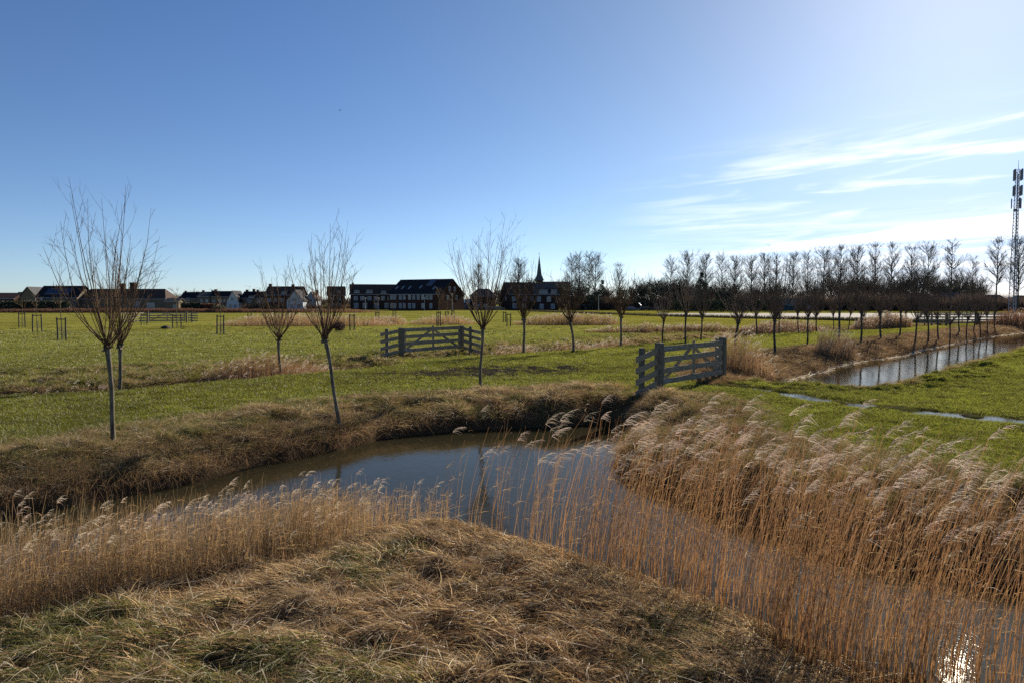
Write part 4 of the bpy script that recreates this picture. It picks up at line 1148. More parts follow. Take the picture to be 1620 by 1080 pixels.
# evergreen bushes and pines
def leafy(seed, H, R, n, kind='round', col=(.05, .065, .035), leaf=.28):
    rng = np.random.default_rng(seed)
    K = 26
    if kind == 'round':
        cc = rng.normal(0, 1, (K, 3)); cc = unit(cc) * rng.uniform(.2, .85, K)[:, None] ** .6
        cc = cc * np.array([R, R, H * .5]) + np.array([0, 0, H * .55]); cr = rng.uniform(.18, .36, K) * R
    else:
        tz = rng.uniform(.12, 1, K); th_ = rng.uniform(0, 6.28, K)
        cc = np.stack([np.cos(th_) * R * (1.05 - tz) * .8, np.sin(th_) * R * (1.05 - tz) * .8, tz * H], 1); cr = R * (.55 - .38 * tz)
    k = rng.integers(0, K, n)
    o = unit(rng.normal(0, 1, (n, 3))) * rng.uniform(.4, 1, n)[:, None]
    b = cc[k] + o * cr[k][:, None]
    b[:, 2] = np.maximum(b[:, 2], .05)
    d = unit(rng.normal(0, 1, (n, 3)) + np.array([0, 0, .2]))
    c = jitcol(C(*col), n, rng, .45, .1)
    v, f, c = ribbons('x', b, d, np.full(n, leaf) * rng.uniform(.6, 1.4, n), np.full(n, leaf * .5), rng.normal(0, .2, (n, 3)), c, None, 1, rng)
    cmesh = np_mesh('crown', v, f, 4, c)
    tp, tr, _ = grow(rng, (0, 0, 0), (0, 0, 1), H * .8, H * .03, 6, .03, 0, .3)
    return branch_mesh('trunk', [(tp, tr)], 6), cmesh
EV = [leafy(1, 8, 3.0, 3600), leafy(2, 8, 3.4, 3600, col=(.055, .065, .04)), leafy(3, 10, 2.6, 3600, 'cone')]
evs = [(920, 449, 1), (905, 460, 0), (953, 444, 2), (938, 452, 0), (985, 452, 1), (880, 452, 0), (1018, 448, 1), (1042, 444, 0), (1070, 440, 1), (1110, 432, 2), (1118, 446, 0), (1140, 458, 1), (1170, 452, 0), (1352, 436, 1), (1375, 438, 0), (848, 441, 1), (1500, 445, 0), (1515, 452, 1), (1540, 458, 0), (1405, 458, 1), (1450, 462, 0), (1330, 462, 1), (1232, 462, 0), (1200, 458, 1)]
for i, (px, py, k) in enumerate(evs):
    Y = (262 if px > 895 else 295) + rw.uniform(-10, 10)
    p = atY(px, py, Y)
    put_tree('evergreen_tree', EV[k], (M_BARKP, M_LEAF), (p[0], Y, 0), p[2] / (8 if k < 2 else 10), rw.uniform(0, 6.28), 'dark %s evergreen, %s from the left under the horizon trees' % ('conical' if k == 2 else 'rounded', ordw[i + 1]), 'dark evergreens among the horizon trees')
# undergrowth that reads as one mass
def thicket(name, pts, depth, h0, h1, n, col, label, seed, wd=.16):
    r = np.random.default_rng(seed)
    P = np.array(pts, float)
    t = r.uniform(0, len(P) - 1.001, n); i = t.astype(int); f = (t - i)[:, None]
    p = P[i] * (1 - f) + P[i + 1] * f
    x = p[:, 0] + r.normal(0, .8, n); y = p[:, 1] + r.uniform(0, depth, n)
    h = r.uniform(h0, h1, n) * (1 + .35 * fbm(x * .12, y * .1, seed, 2)) 
    zb = r.uniform(0, .45, n) * h
    d = unit(np.stack([r.normal(0, .5, n), r.normal(0, .5, n), np.ones(n)], 1))
    return stuff(name, [ribbons('k', np.stack([x, y, zb], 1), d, h - zb, np.full(n, wd), r.normal(0, .12, (n, 3)), jitcol(C(*col), n, r, .4, .1), None, 2, r)], M_STRAW, label)
def hx(px, Y): return ((px - 810) / FPX * Y, Y)
thicket('distant_woods', [(-520, 560), (-200, 600), (100, 560), (420, 520)], 30, 4.0, 7.5, 9000, (.05, .045, .04), 'faint belt of distant woods closing the horizon', 410, 1.2)
thicket('undergrowth', [hx(892, 262), hx(1000, 258), hx(1240, 255)], 16, 2.5, 6.0, 15000, (.085, .064, .052), 'dark bare undergrowth below the horizon trees', 401)
thicket('undergrowth', [hx(1240, 250), hx(1420, 240), hx(1640, 232)], 16, 3.2, 6.2, 20000, (.085, .064, .054), 'dark bare undergrowth below the tall poplar row', 402)
thicket('undergrowth', [hx(380, 285), hx(620, 282)], 8, 1.2, 2.6, 4000, (.09, .06, .04), 'brown garden shrubs before the village houses', 403, .12)

# ------------------------------------------------------------------ hedges
def hedge(px0, px1, Y, top, depth, label, seed, col=(.02, .032, .014), n=9000, leaf=.3, name='hedge', zlo=0.0):
    r = np.random.default_rng(seed)
    x0, x1 = hx(px0, Y)[0], hx(px1, Y)[0]
    h = atY(px0, top, Y)[2]
    x = r.uniform(x0, x1, n); y = Y + r.uniform(0, depth, n); z = zlo + (h - zlo) * r.uniform(0, 1, n) ** .8 * (1 + .05 * fbm(x * .3, y, seed, 2))
    d = unit(r.normal(0, 1, (n, 3)))
    v, f, c = ribbons('h', np.stack([x, y, z], 1), d, np.full(n, leaf), np.full(n, leaf * .6), r.normal(0, .1, (n, 3)), jitcol(C(*col), n, r, .4, .1), None, 1, r)
    return tag(link(name, np_mesh(name, v, f, 4, c), M_LEAF), label, 'hedge')
hedge(-30, 108, 212, 476.5, 2, 'long dark clipped hedge at far left in front of the low roofs', 1, n=16000)
hedge(285, 318, 215, 479, 2, 'short dark hedge right of the long bungalow', 2, n=5000)
hedge(318, 345, 215, 481, 2, 'reddish-brown low hedge beside the dark one', 3, (.12, .04, .02), n=4000)
hedge(1060, 1240, 225, 475, 2.5, 'long dark green hedge behind the pale bare field', 4, (.02, .032, .014), n=16000)
hedge(335, 352, 200, 484, 3, 'small rounded green garden shrub at the village edge', 5, (.06, .06, .02), n=1500, name='garden_shrub')

# ------------------------------------------------------------------ gates and fences
def ppost(mb, x, y, w, z0, z1):
    """square post with a bevelled head"""
    h = w / 2; c = .018
    v = [(x - h, y - h, z0), (x + h, y - h, z0), (x + h, y + h, z0), (x - h, y + h, z0), (x - h, y - h, z1 - c), (x + h, y - h, z1 - c), (x + h, y + h, z1 - c), (x - h, y + h, z1 - c),
         (x - h + c, y - h + c, z1), (x + h - c, y - h + c, z1), (x + h - c, y + h - c, z1), (x - h + c, y + h - c, z1)]
    mb.add(v, [(0, 3, 2, 1), (0, 1, 5, 4), (1, 2, 6, 5), (2, 3, 7, 6), (3, 0, 4, 7), (4, 5, 9, 8), (5, 6, 10, 9), (6, 7, 11, 10), (7, 4, 8, 11), (8, 9, 10, 11)])
def rough_board(mb, a, b, h, t, rng):
    """plank from a to b with slightly uneven edges"""
    a, b = np.array(a, float), np.array(b, float)
    n = 6
    T = b - a; L = np.linalg.norm(T); T /= L
    S = np.cross(T, (0, 0, 1)); S /= np.linalg.norm(S); U = np.cross(S, T)
    vs, fs = [], []
    for i in range(n):
        p = a + T * L * i / (n - 1) + U * rng.normal(0, .004)
        hh = h / 2 + rng.normal(0, .003)
        for s1, s2 in ((-1, -1), (1, -1), (1, 1), (-1, 1)):
            vs.append(p + S * s1 * t / 2 + U * s2 * hh)
    for i in range(n - 1):
        for k in range(4):
            fs.append((i * 4 + k, i * 4 + (k + 1) % 4, i * 4 + 4 + (k + 1) % 4, i * 4 + 4 + k))
    fs += [(3, 2, 1, 0), tuple((n - 1) * 4 + k for k in range(4))]
    mb.add(vs, fs)
def field_gate(a, b, za, zb, label, H=1.43, seed=1, boards=4, ph=1.52, side=-1, leafz=0.0):
    """a, b: ground points of the two gate posts"""
    r = np.random.default_rng(seed)
    a, b = np.array(a, float), np.array(b, float)
    L = np.linalg.norm(b - a); rz = math.atan2(b[1] - a[1], b[0] - a[0])
    t = thing('field_gate', label, 'gate', (a[0], a[1], za), rz, 'wooden field gates')
    dz = zb - za
    for x, z in ((0, 0), (L, dz)):
        m = MB(); ppost(m, x, 0, .22, z - .5, z + ph); m.build('gate_post', M_POST, t)
    y0 = side * .07
    bz = [leafz + .26 + i * (H - .36) / (boards - 1) for i in range(boards)]
    tilt = dz
    for zc in bz:
        m = MB(); rough_board(m, (.16, y0, zc), (L - .16, y0, zc + tilt), .185, .028, r); m.build('board', M_OAKW, t)
    yb = y0 - side * .045
    for fx in (.05, .5, .95):
        m = MB(); rough_board(m, (L * fx, yb, leafz + .14 + tilt * fx), (L * fx + .001, yb, leafz + H + (.09 if fx == .5 else 0) + tilt * fx), .12, .045, r)
        m.v = [tuple(v) for v in m.v]
        m.build('stile', M_OAKW, t)
    yc = yb - side * .05
    for fx in (.06, .94):
        m = MB(); m.bar((L * .5, yc, bz[-1] + tilt * .5), (L * fx, yc, bz[0] + tilt * fx), .03, .12, (0, 0, 1)); m.build('brace', M_OAKW, t)
    for zc in (bz[0], bz[-1]):
        m = MB(); m.bar((-.02, y0 - .03 * 0 + side * .02, zc + .01), (.75, y0 + side * .022, zc + .01), .012, .05); m.build('hinge', M_METAL, t)
    return t
def wing(pts, posts, label, seed, H=1.43, boards=4, ph=1.5, name='wing_fence', zoff=0.0, cat='fence'):
    r = np.random.default_rng(seed)
    P = [np.array(p, float) for p in pts]
    z0 = float(ground(P[0][0], P[0][1])) if len(P[0]) == 2 else P[0][2]
    t = thing(name, label, cat, (P[0][0], P[0][1], z0), 0, 'short plank fences beside the gates')
    z1 = z0 + zoff
    for i in range(boards):
        zc = .26 + i * (H - .36) / (boards - 1)
        m = MB(); rough_board(m, (0, 0, zc), (P[1][0] - P[0][0], P[1][1] - P[0][1], zc + z1 - z0), .185, .028, r); m.build('board', M_OAKW, t)
    for f in posts:
        q = (P[1] - P[0])[:2] * f
        T = (P[1] - P[0])[:2] / np.linalg.norm((P[1] - P[0])[:2]); nn = np.array([-T[1], T[0]]) * .11
        m = MB(); ppost(m, q[0] - nn[0], q[1] - nn[1], .17, -1.2, ph - .04); m.build('post', M_POST, t)
    return t
g1a, g1b = (4.83, 24.2), (7.96, 27.9)
zg = lambda p: float(ground(p[0], p[1]))
field_gate(g1a, g1b, 0.0, 0.0, 'pale weathered plank gate on the causeway beside the pond, front gate', seed=2, side=-1, leafz=.04, ph=1.58)
wing((4.72, 24.0, 0.0), (), '', 1) if False else None
wing(((4.74, 24.05, 0.0), (3.86, 22.92, 0.0)), (.60,), 'short plank fence reaching from the front gate over the pond bank', 3, zoff=-.22)
wing(((8.05, 28.15, 0.0), (8.6, 31.2, 0.0)), (.55,), 'short plank fence behind the right post of the front gate', 4)
g2a, g2b = (-5.85, 39.0), (-2.95, 43.0)
field_gate(g2a, g2b, .04, .04, 'grey plank gate with crossed braces in the middle of the meadow', seed=6, side=-1, ph=1.5, leafz=.05)
wing(((-6.0, 38.85, 0.04), (-6.75, 37.9, 0.0)), (.55,), 'short plank fence on the left of the middle gate', 7, zoff=-.15)
wing(((-2.8, 42.85, 0.04), (-1.75, 41.4, 0.0)), (.5,), 'short plank fence on the right of the middle gate', 8, zoff=-.2)
field_gate((-52.2, 106), (-47.3, 107.5), 0, 0, 'distant dark plank gate in the left meadow before the bungalow', seed=9, ph=1.55)
wing(((-52.4, 105.9, 0), (-53.6, 101.5, 0)), (.5,), 'short plank fence left of the distant dark gate', 10)
wing(((-47.1, 107.5, 0), (-44.6, 105.0, 0)), (.5,), 'short plank fence right of the distant dark gate', 11)
field_gate((55.2, 94), (59.9, 95.2), 0, 0, 'distant plank gate at the far end of the right channel', seed=12, ph=1.5)
wing(((60.1, 95.2, 0), (63.5, 94.5, 0)), (.5,), 'short plank fence right of the farthest gate', 13)
wing(((55, 94, 0), (52.3, 95, 0)), (.5,), 'short plank fence left of the farthest gate', 14)

# ------------------------------------------------------------------ saplings and their stakes
def sapling_mesh(seed, H, spread=.6, nb=9):
    r = np.random.default_rng(seed)
    p, rr, _ = grow(r, (0, 0, 0), (r.normal(0, .02), 0, 1), H, .045, 9, .012, 0, .35)
    br = []
    for i in range(nb):
        t = r.uniform(.55, 1)
        q, tg = interp_pt(p, t)
        L = H * r.uniform(.14, .3)
        p2, r2, _ = grow(r, q, side_dir(r, tg, r.uniform(.4, 1.1) * spread + .2), L, .02, 5, .1, .05, .4); br.append((p2, r2))
        for k in range(4):
            q3, t3 = interp_pt(p2, r.uniform(.3, 1)); p3, r3, _ = grow(r, q3, side_dir(r, t3, .6), L * .45, .012, 3, .1, .03, .6); br.append((p3, r3))
    return branch_mesh('trunk', [(p, rr)], 6), branch_mesh('crown', br, 3)
SAP = [sapling_mesh(500 + i, 3.4, (.9, .8, .5, .6)[i]) for i in range(4)]
for a, b in SAP: a.materials.append(M_BARKW); b.materials.append(M_TWIG)
def stakes_thing(px, py, hpx, label, rz=0.0, wid=.56, lab2=None, sap=1.0, sk=0, h=None):
    p = at(px, py); z = float(ground(p[0], p[1]))
    H = hpx / FPX * p[1]
    t = thing('tree_stakes', label, 'tree stakes', (p[0], p[1], z), rz, 'stake frames around the saplings')
    r = np.random.default_rng(int(px))
    pts = [(-wid / 2, 0), (wid / 2, 0)]
    for (a, b) in pts:
        m = MB(); m.tube([(a + r.normal(0, .02), b, -.3), (a, b, H * .5), (a + r.normal(0, .03), b, H)], [.068, .065, .06], 7); m.build('stake', M_STAKE, t)
    m = MB(); m.box(-wid / 2 + .0, wid / 2, -.055, -.04, H - .18, H - .10); m.build('strap', M_STRAP, t)
    m = MB()
    for i in range(5):
        for q in (-.13, .0, .13):
            pass
    for q in np.linspace(-.14, .14, 5): m.bar((q, .1, 0), (q, .1, H * .62), .008, .008)
    for zz_ in np.linspace(.05, H * .62, 7): m.bar((-.14, .1, zz_), (.14, .1, zz_), .008, .008, (0, 1, 0))
    m.build('guard_mesh', M_WIRE, t)
    if sap:
        s_ = thing('young_sapling', lab2 or (label + ', the sapling'), 'sapling', (p[0], p[1] + .03, z), r.uniform(0, 6), 'staked saplings in the meadow')
        s_.scale = (sap, sap, sap)
        for nm, me in zip(('trunk', 'crown'), SAP[sk]):
            o = bpy.data.objects.new(nm, me); COL.objects.link(o); o.parent = s_
    return t
ST = [(35, 518, 23, 'first', .95, 0, .7), (59, 526, 29, 'second', .95, 1, .85), (98, 538, 36, 'third', 1.15, 2, .62), (228, 514, 18, 'fourth', 0, 0, .75), (280, 519, 22, 'fifth', 1.1, 3, .95),
      (349, 529, 31, 'sixth', 1.0, 3, .6), (395, 511, 18, 'seventh', 0, 0, .45), (459, 515, 23, 'eighth', 0, 0, .45), (557, 523, 26, 'ninth', 0, 0, .45), (597, 513, 20, 'tenth', .95, 1, .45),
      (624, 507.5, 17, 'eleventh', .8, 0, .45), (694, 516, 23, 'twelfth', 1.25, 2, .4), (707.5, 510.5, 18, 'thirteenth', .9, 1, .4), (716.5, 507, 16, 'fourteenth', 1.1, 3, .4), (798, 510, 17, 'fifteenth', 0, 0, .35), (805, 516, 20, 'sixteenth', 0, 0, .45),
      (899, 514, 18, 'seventeenth', 0, 0, .35)]
for px, py, hp, o_, sap, sk, wd in ST:
    stakes_thing(px, py, hp, 'pair of wooden tree stakes, %s from the left in the meadow' % o_, 0, wd, 'thin bare sapling tied to the %s pair of stakes from the left' % o_, sap, sk)

# mole hill
mh = at(262, 520)
r = np.random.default_rng(3)
m = MB()
vs, fs = [], []
nr_, nt_ = 6, 14
for i in range(nr_ + 1):
    for j in range(nt_):
        th_ = 2 * pi * j / nt_; rr = .62 * i / nr_ * (1 + r.normal(0, .06))
        vs.append((cos(th_) * rr, sin(th_) * rr, .36 * (1 - (i / nr_) ** 2) - .02 + r.normal(0, .012)))
for i in range(nr_):
    for j in range(nt_):
        fs.append((i * nt_ + j, i * nt_ + (j + 1) % nt_, (i + 1) * nt_ + (j + 1) % nt_, (i + 1) * nt_ + j))
m.add(vs, fs)
o = m.build('mole_hill', pmat('dark_soil', (.035, .028, .02), .95, 9, .4, .8), None, True)
o.location = (mh[0], mh[1], float(ground(mh[0], mh[1])))
tag(o, 'small dark heap of soil in front of the distant dark gate', 'mole hill')

# ------------------------------------------------------------------ buildings
def house(name, label, px0, px1, Y, eave, ridge, depth, wall, roof, rot=0.0, kind='side', windows=(), gwin=(), chim=(), dormers=(), skylights=(), solar=None, base=0.0, hip=0.0,
          over=.35, cat='house', group='village houses', doors=(), band=None, Llen=None, garage=None):
    """front-left corner at px0; px1 fixes the length; eave / ridge are photo rows read at distance Y"""
    x0 = (px0 - 810) / FPX * Y; x1 = (px1 - 810) / FPX * Y
    L = Llen or (x1 - x0)
    ez = atY(810, eave, Y)[2]
    rzz = atY(810, ridge, Y + depth / 2)[2]
    t = thing(name, label, cat, (x0, Y, base), rot, group)
    m = MB()
    D = depth
    if kind == 'side':      # ridge along the front
        h = hip
        gl = [(0, 0, -.3), (L, 0, -.3), (L, D, -.3), (0, D, -.3), (0, 0, ez), (L, 0, ez), (L, D, ez), (0, D, ez)]
        fs = [(0, 1, 5, 4), (1, 2, 6, 5), (2, 3, 7, 6), (3, 0, 4, 7)]
        if h <= 0:
            gl += [(0, D / 2, rzz - .12), (L, D / 2, rzz - .12)]
            fs += [(4, 7, 8), (6, 5, 9)]
        else: fs += [(4, 5, 6, 7)]
        m.add(gl, fs)
        m.build('wall', wall, t)
        m = MB(); o_ = over; th = .18
        sl = (rzz - ez) / (D / 2)
        y0, z0 = -o_, ez - o_ * sl + .05
        hx_ = h
        A = [(-o_, y0, z0), (L + o_, y0, z0), (L + (o_ if h <= 0 else -hx_), D / 2, rzz + .05), (-(o_ if h <= 0 else -hx_), D / 2, rzz + .05)]
        B = [(-o_, D + o_, z0), (L + o_, D + o_, z0)]
        v = A + B
        v = v + [(a, b, c - th) for a, b, c in v]
        f = [(0, 1, 2, 3), (3, 2, 5, 4), (6, 9, 8, 7), (9, 10, 11, 8), (0, 6, 7, 1), (4, 5, 11, 10)]
        f += [(1, 7, 8, 2), (2, 8, 11, 5), (0, 3, 9, 6), (3, 4, 10, 9)] if h <= 0 else [(1, 5, 2), (0, 3, 4), (0, 4, 10, 6), (1, 7, 11, 5)]
        m.add(v, f)
        rf = m.build('roof', roof, t)
        m = MB(); m.box(-o_, L + o_, -o_ - .12, -o_ - .003, z0 - .22, z0 - .02); m.build('gutter', M_TRIM if band else M_METAL, rf)
    else:                   # gable to the front
        gl = [(0, 0, -.3), (L, 0, -.3), (L, D, -.3), (0, D, -.3), (0, 0, ez), (L, 0, ez), (L, D, ez), (0, D, ez), (L / 2, 0, rzz - .1), (L / 2, D, rzz - .1)]
        m.add(gl, [(0, 1, 5, 8, 4), (1, 2, 6, 5), (2, 3, 7, 9, 6), (3, 0, 4, 7)])
        m.build('wall', wall, t)
        m = MB(); o_ = over; sl = (rzz - ez) / (L / 2); z0 = ez - o_ * sl + .05; th = .18
        v = [(-o_, -o_, z0), (-o_, D + o_, z0), (L / 2, D + o_, rzz + .05), (L / 2, -o_, rzz + .05), (L + o_, -o_, z0), (L + o_, D + o_, z0)]
        v = v + [(a, b, c - th) for a, b, c in v]
        m.add(v, [(0, 3, 2, 1), (3, 4, 5, 2), (6, 7, 8, 9), (9, 8, 11, 10), (0, 6, 9, 3), (3, 9, 10, 4), (1, 2, 8, 7), (2, 5, 11, 8), (0, 1, 7, 6), (4, 10, 11, 5)])
        rf = m.build('roof', roof, t)
        sl = 0
    def win(u, z, w, h, axis='front', g=M_GLASS, nm='window'):
        m = MB(); n = MB()
        e = .07
        fr = [(u, u + w, z, z + e), (u, u + w, z + h - e, z + h), (u, u + e, z + e, z + h - e), (u + w - e, u + w, z + e, z + h - e), (u + w / 2 - e / 2, u + w / 2 + e / 2, z + e, z + h - e)]
        for a, b, c, d in fr:
            if axis == 'front': m.box(a, b, -.06, .02, c, d)
            elif axis == 'right': m.box(L - .02, L + .06, a, b, c, d)
            else: m.box(-.06, .02, a, b, c, d)
        if axis == 'front': n.box(u + e, u + w - e, -.03, .015, z + e, z + h - e)
        elif axis == 'right': n.box(L - .015, L + .03, u + e, u + w - e, z + e, z + h - e)
        else: n.box(-.03, .015, u + e, u + w - e, z + e, z + h - e)
        f_ = m.build(nm, M_TRIM, t); n.build('pane', g, f_)
    for k, w_ in enumerate(windows): win(*w_, g=M_GLASSL if k % 3 != 1 else M_GLASS)
    for w_ in gwin: win(*w_[:4], axis=w_[4])
    for d_ in doors: win(*d_, nm='door')
    for (u, v_, w, h) in chim:
        m = MB(); zt = rzz + h; m.box(u, u + w, D / 2 + v_ - w / 2, D / 2 + v_ + w / 2, rzz - 1.2, zt); m.box(u - .06, u + w + .06, D / 2 + v_ - w / 2 - .06, D / 2 + v_ + w / 2 + .06, zt + .002, zt + .14)
        m.build('chimney', M_BRICK, rf)
    for (u, w, zz0, h) in dormers:     # box dormers on the front slope
        yy = (zz0 - ez) / sl
        m = MB(); m.box(u, u + w, yy - .25, yy + h / sl + .3, zz0, zz0 + h); dm = m.build('dormer', M_BRICKD, rf)
        m = MB(); m.box(u - .15, u + w + .15, yy - .45, yy + h / sl + .5, zz0 + h + .002, zz0 + h + .14); m.build('dormer_roof', M_ROOF, rf)
        m = MB(); m.box(u + .12, u + w - .12, yy - .29, yy - .253, zz0 + .2, zz0 + h - .12); m.build('dormer_window', M_GLASSL, rf)
        m = MB(); m.box(u, u + w, yy - .30, yy - .252, zz0, zz0 + .18); m.build('dormer_sill', M_TRIM, rf)
    for (u, zz0, w, h) in skylights:
        yy = (zz0 - ez) / sl; y2 = (zz0 + h - ez) / sl
        m = MB(); nrm = .12
        m.add([(u, yy, zz0 + nrm), (u + w, yy, zz0 + nrm), (u + w, y2, zz0 + h + nrm), (u, y2, zz0 + h + nrm), (u, yy, zz0 - .1), (u + w, yy, zz0 - .1), (u + w, y2, zz0 + h - .1), (u, y2, zz0 + h - .1)],
              [(0, 1, 2, 3), (0, 4, 5, 1), (1, 5, 6, 2), (2, 6, 7, 3), (3, 7, 4, 0)])
        m.build('skylight', M_GLASSL, rf)
    if solar:
        for (u, zz0, w, h) in solar:
            yy = (zz0 - ez) / sl; y2 = (zz0 + h - ez) / sl; m = MB()
            m.add([(u, yy, zz0 + .16), (u + w, yy, zz0 + .16), (u + w, y2, zz0 + h + .16), (u, y2, zz0 + h + .16), (u, yy, zz0), (u + w, yy, zz0), (u + w, y2, zz0 + h), (u, y2, zz0 + h)],
                  [(0, 1, 2, 3), (0, 4, 5, 1), (1, 5, 6, 2), (2, 6, 7, 3), (3, 7, 4, 0)])
            m.build('solar_panel', M_SOLAR, rf)
    return t
def wins(us, z, w, h): return [(u, z, w, h) for u in us]

# the dark terrace with five skylights
Y = 262.0
house('row_house', 'large dark terrace with steep slate roof, five skylights and many pale windows', 615, 690, Y, 465, 443.2, 15, M_BRICK, M_ROOF, rot=-.5, Llen=22,
      windows=wins([.8, 2.2, 4.6, 6.3, 8.6, 10.4, 12.3, 14.2, 16.0, 17.6], 3.7, 1.15, 1.75) + wins([.8, 2.2, 4.6, 6.3, 8.6, 10.4, 14.2, 17.6], .7, 1.15, 1.75),
      skylights=[(1.0, 7.4, .8, 1.0), (3.6, 7.4, .8, 1.0), (6.6, 7.4, .8, 1.0), (11.2, 7.6, .8, 1.0), (17.2, 7.2, .8, 1.0)], solar=[(13.2, 8.6, 2.6, 2.2)],
      gwin=[(5.2, 6.6, 1.2, 1.6, 'right'), (8.4, 6.6, 1.2, 1.6, 'right'), (4.0, 3.6, 1.2, 1.6, 'right'), (9.5, 3.6, 1.2, 1.6, 'right')], band=None)
Y = 275.0
house('row_house', 'brown-roofed terrace with grey dormers, left of the dark slate terrace', 555, 620, Y, 465, 450.2, 11, M_BRICKD, M_ROOFB, rot=.22, Llen=17,
      windows=wins([1.2, 3.6, 6.2, 8.6, 11.2, 13.6], 3.5, 1.4, 1.5) + wins([1.2, 4.4, 8.6, 12.4], .6, 1.6, 1.9), dormers=[(1.2, 2.2, 6.2, 1.3), (5.6, 2.6, 6.2, 1.4), (11.0, 2.2, 6.0, 1.3)],
      gwin=[(3.0, 3.5, 1.2, 1.4, 'left'), (6.5, 3.5, 1.2, 1.4, 'left')], chim=[(.5, 0, .8, .5)])
house('row_house', 'brown brick house end beyond the second willow, left of the dormer terrace', 519, 540, 285, 467, 453.5, 10, M_BRICK, M_ROOFB, rot=.25, Llen=6.5, windows=wins([1, 3.6], 3.4, 1.3, 1.4) + wins([1, 3.4], .6, 1.6, 1.8),
      skylights=[(3.6, 6.4, .8, .9)], gwin=[(4, 3.5, 1.2, 1.4, 'left')])
# semi-detached with red roof and white gable
house('village_house', 'red-brown roofed double house with two chimneys behind the left willows', 420, 476, 290, 466, 453.6, 9, M_BRICKD, M_ROOFB, windows=wins([1, 3.4, 6, 9, 11.4], 2.9, 1.2, 1.3), chim=[(.2, 0, 1.0, .9), (9.2, 0, 1.0, .7)], dormers=[(6.4, 2.2, 6.0, 1.2)])
house('village_house', 'white gabled house front right of the red-roofed double house', 454, 480, 283, 475, 459, 8, M_WHITE, M_ROOF, kind='front', windows=wins([2.4], 3.2, 1.4, 1.2) + wins([1.2, 3.8], .5, 1.4, 1.6))
house('village_house', 'narrow white gabled house between the willows', 484, 501, 292, 473, 462, 8, M_WHITE, M_ROOFB, kind='front', windows=wins([1.4], 2.8, 1.2, 1.3), chim=[(3, 0, .8, .6)])
house('village_house', 'low dark house with a roof aerial, left of the red-roofed double house', 383, 421, 300, 471, 461.5, 8, M_BRICKY, M_ROOF, windows=wins([2, 6.2], 2.6, 2.0, 1.2), chim=[(.4, 0, .9, .6), (3.2, 0, .9, .9), (4.8, 0, .8, .6)], dormers=[(3.0, 2.4, 4.4, 1.1)])
aer = thing('roof_aerial', 'thin television aerial on the low dark house roof', 'aerial', (atY(395, 461, 304)[0], 304, 6.8), 0)
m = MB(); m.tube([(0, 0, 0), (0, 0, 2.6)], [.05, .04], 5); m.build('mast', M_METAL, aer)
m = MB(); m.bar((-2.2, 0, 2.7), (.6, 0, 2.35), .06, .06)
for i in range(6): m.bar((-2.0 + i * .45, -.4, 2.68 - i * .055), (-2.0 + i * .45, .4, 2.68 - i * .055), .05, .05)
m.build('antenna_rods', M_METAL, aer)
house('village_house', 'white gabled house with dark roof in the left village row', 359, 378, 296, 476, 460.5, 9, M_WHITE, M_ROOF, kind='front', windows=wins([1.7], 3.4, 1.2, 1.3) + wins([.9, 2.8], .5, 1.1, 1.5))
house('village_house', 'grey house with dark roof left of the white gabled one', 333, 362, 300, 469, 461, 8, M_BRICKY, M_ROOF, windows=wins([1, 3.6, 5.4], 2.7, 1.1, 1.2), chim=[(.3, 0, .9, .6)])
house('village_house', 'small grey house second from the bungalow in the village row', 314, 334, 300, 469, 462, 8, M_BRICKY, M_ROOFG, windows=wins([.8, 3], 2.7, 1.1, 1.2), chim=[(.2, 0, .8, .5), (4.0, 0, .8, .4)])
house('village_house', 'low dark-roofed house nearest to the bungalow in the village row', 286, 315, 302, 472, 462.5, 8, M_BRICKY, M_ROOF, windows=wins([2.6], 3.4, 1.2, 1.2) + wins([1, 4.6], .7, 1.6, 1.2), chim=[(.2, 0, .7, .4)])
# long bungalow
house('bungalow', 'long low brown-roofed bungalow with two stout chimneys at left', 122, 262, 225, 472, 457.6, 9, M_BRICKY, M_ROOFB, chim=[(11.0, .6, 1.2, 1.6), (14.0, .6, 1.4, 1.9)], hip=2.0,
      windows=[(17.5, 1.0, 1.6, 2.1)], doors=[(21.3, .35, 2.4, 2.3)], group='low houses at far left')
house('bungalow', 'taller dark wing with a white roof edge at the left end of the bungalow', 58, 123, 223, 470, 452.8, 9, M_BRICKY, M_ROOF, windows=wins([2.4, 5.5, 9], .8, 1.6, 1.8), solar=[(2, 5.2, 7.4, 1.6)], group='low houses at far left')
wt_ = MB(); p0 = atY(65, 453, 222.4); wt_.box(p0[0] - .2, p0[0] + .2, 222.3, 222.6, 0, 4.2); o = wt_.build('down_pipe', M_TRIM); tag(o, 'white vertical pipe on the dark bungalow wing', 'pipe')
house('shed', 'small lean shed with a flat pale roof at the right end of the bungalow', 262, 283, 224, 476.5, 472, 4, M_BRICKY, M_ROOFG, windows=[(2.4, .6, 1, 1.4)], group='low houses at far left', cat='shed')
house('village_house', 'small white gabled house at far left behind the clipped hedge', 34, 57, 235, 467, 454.5, 8, M_BRICKY, M_ROOFG, kind='front', windows=[(1.6, 2.0, 1.4, 1.4)], group='low houses at far left')
house('village_house', 'low brown-roofed house at the far left edge', -30, 23, 240, 472, 463.8, 8, M_BRICK, M_ROOFB, windows=wins([3, 7], .8, 1.4, 1.4), group='low houses at far left')
house('village_house', 'tiny grey house between the far left roofs', 23, 35, 243, 471, 462.5, 6, M_BRICKY, M_ROOFG, windows=[(.8, 1.2, .9, 1)], group='low houses at far left')
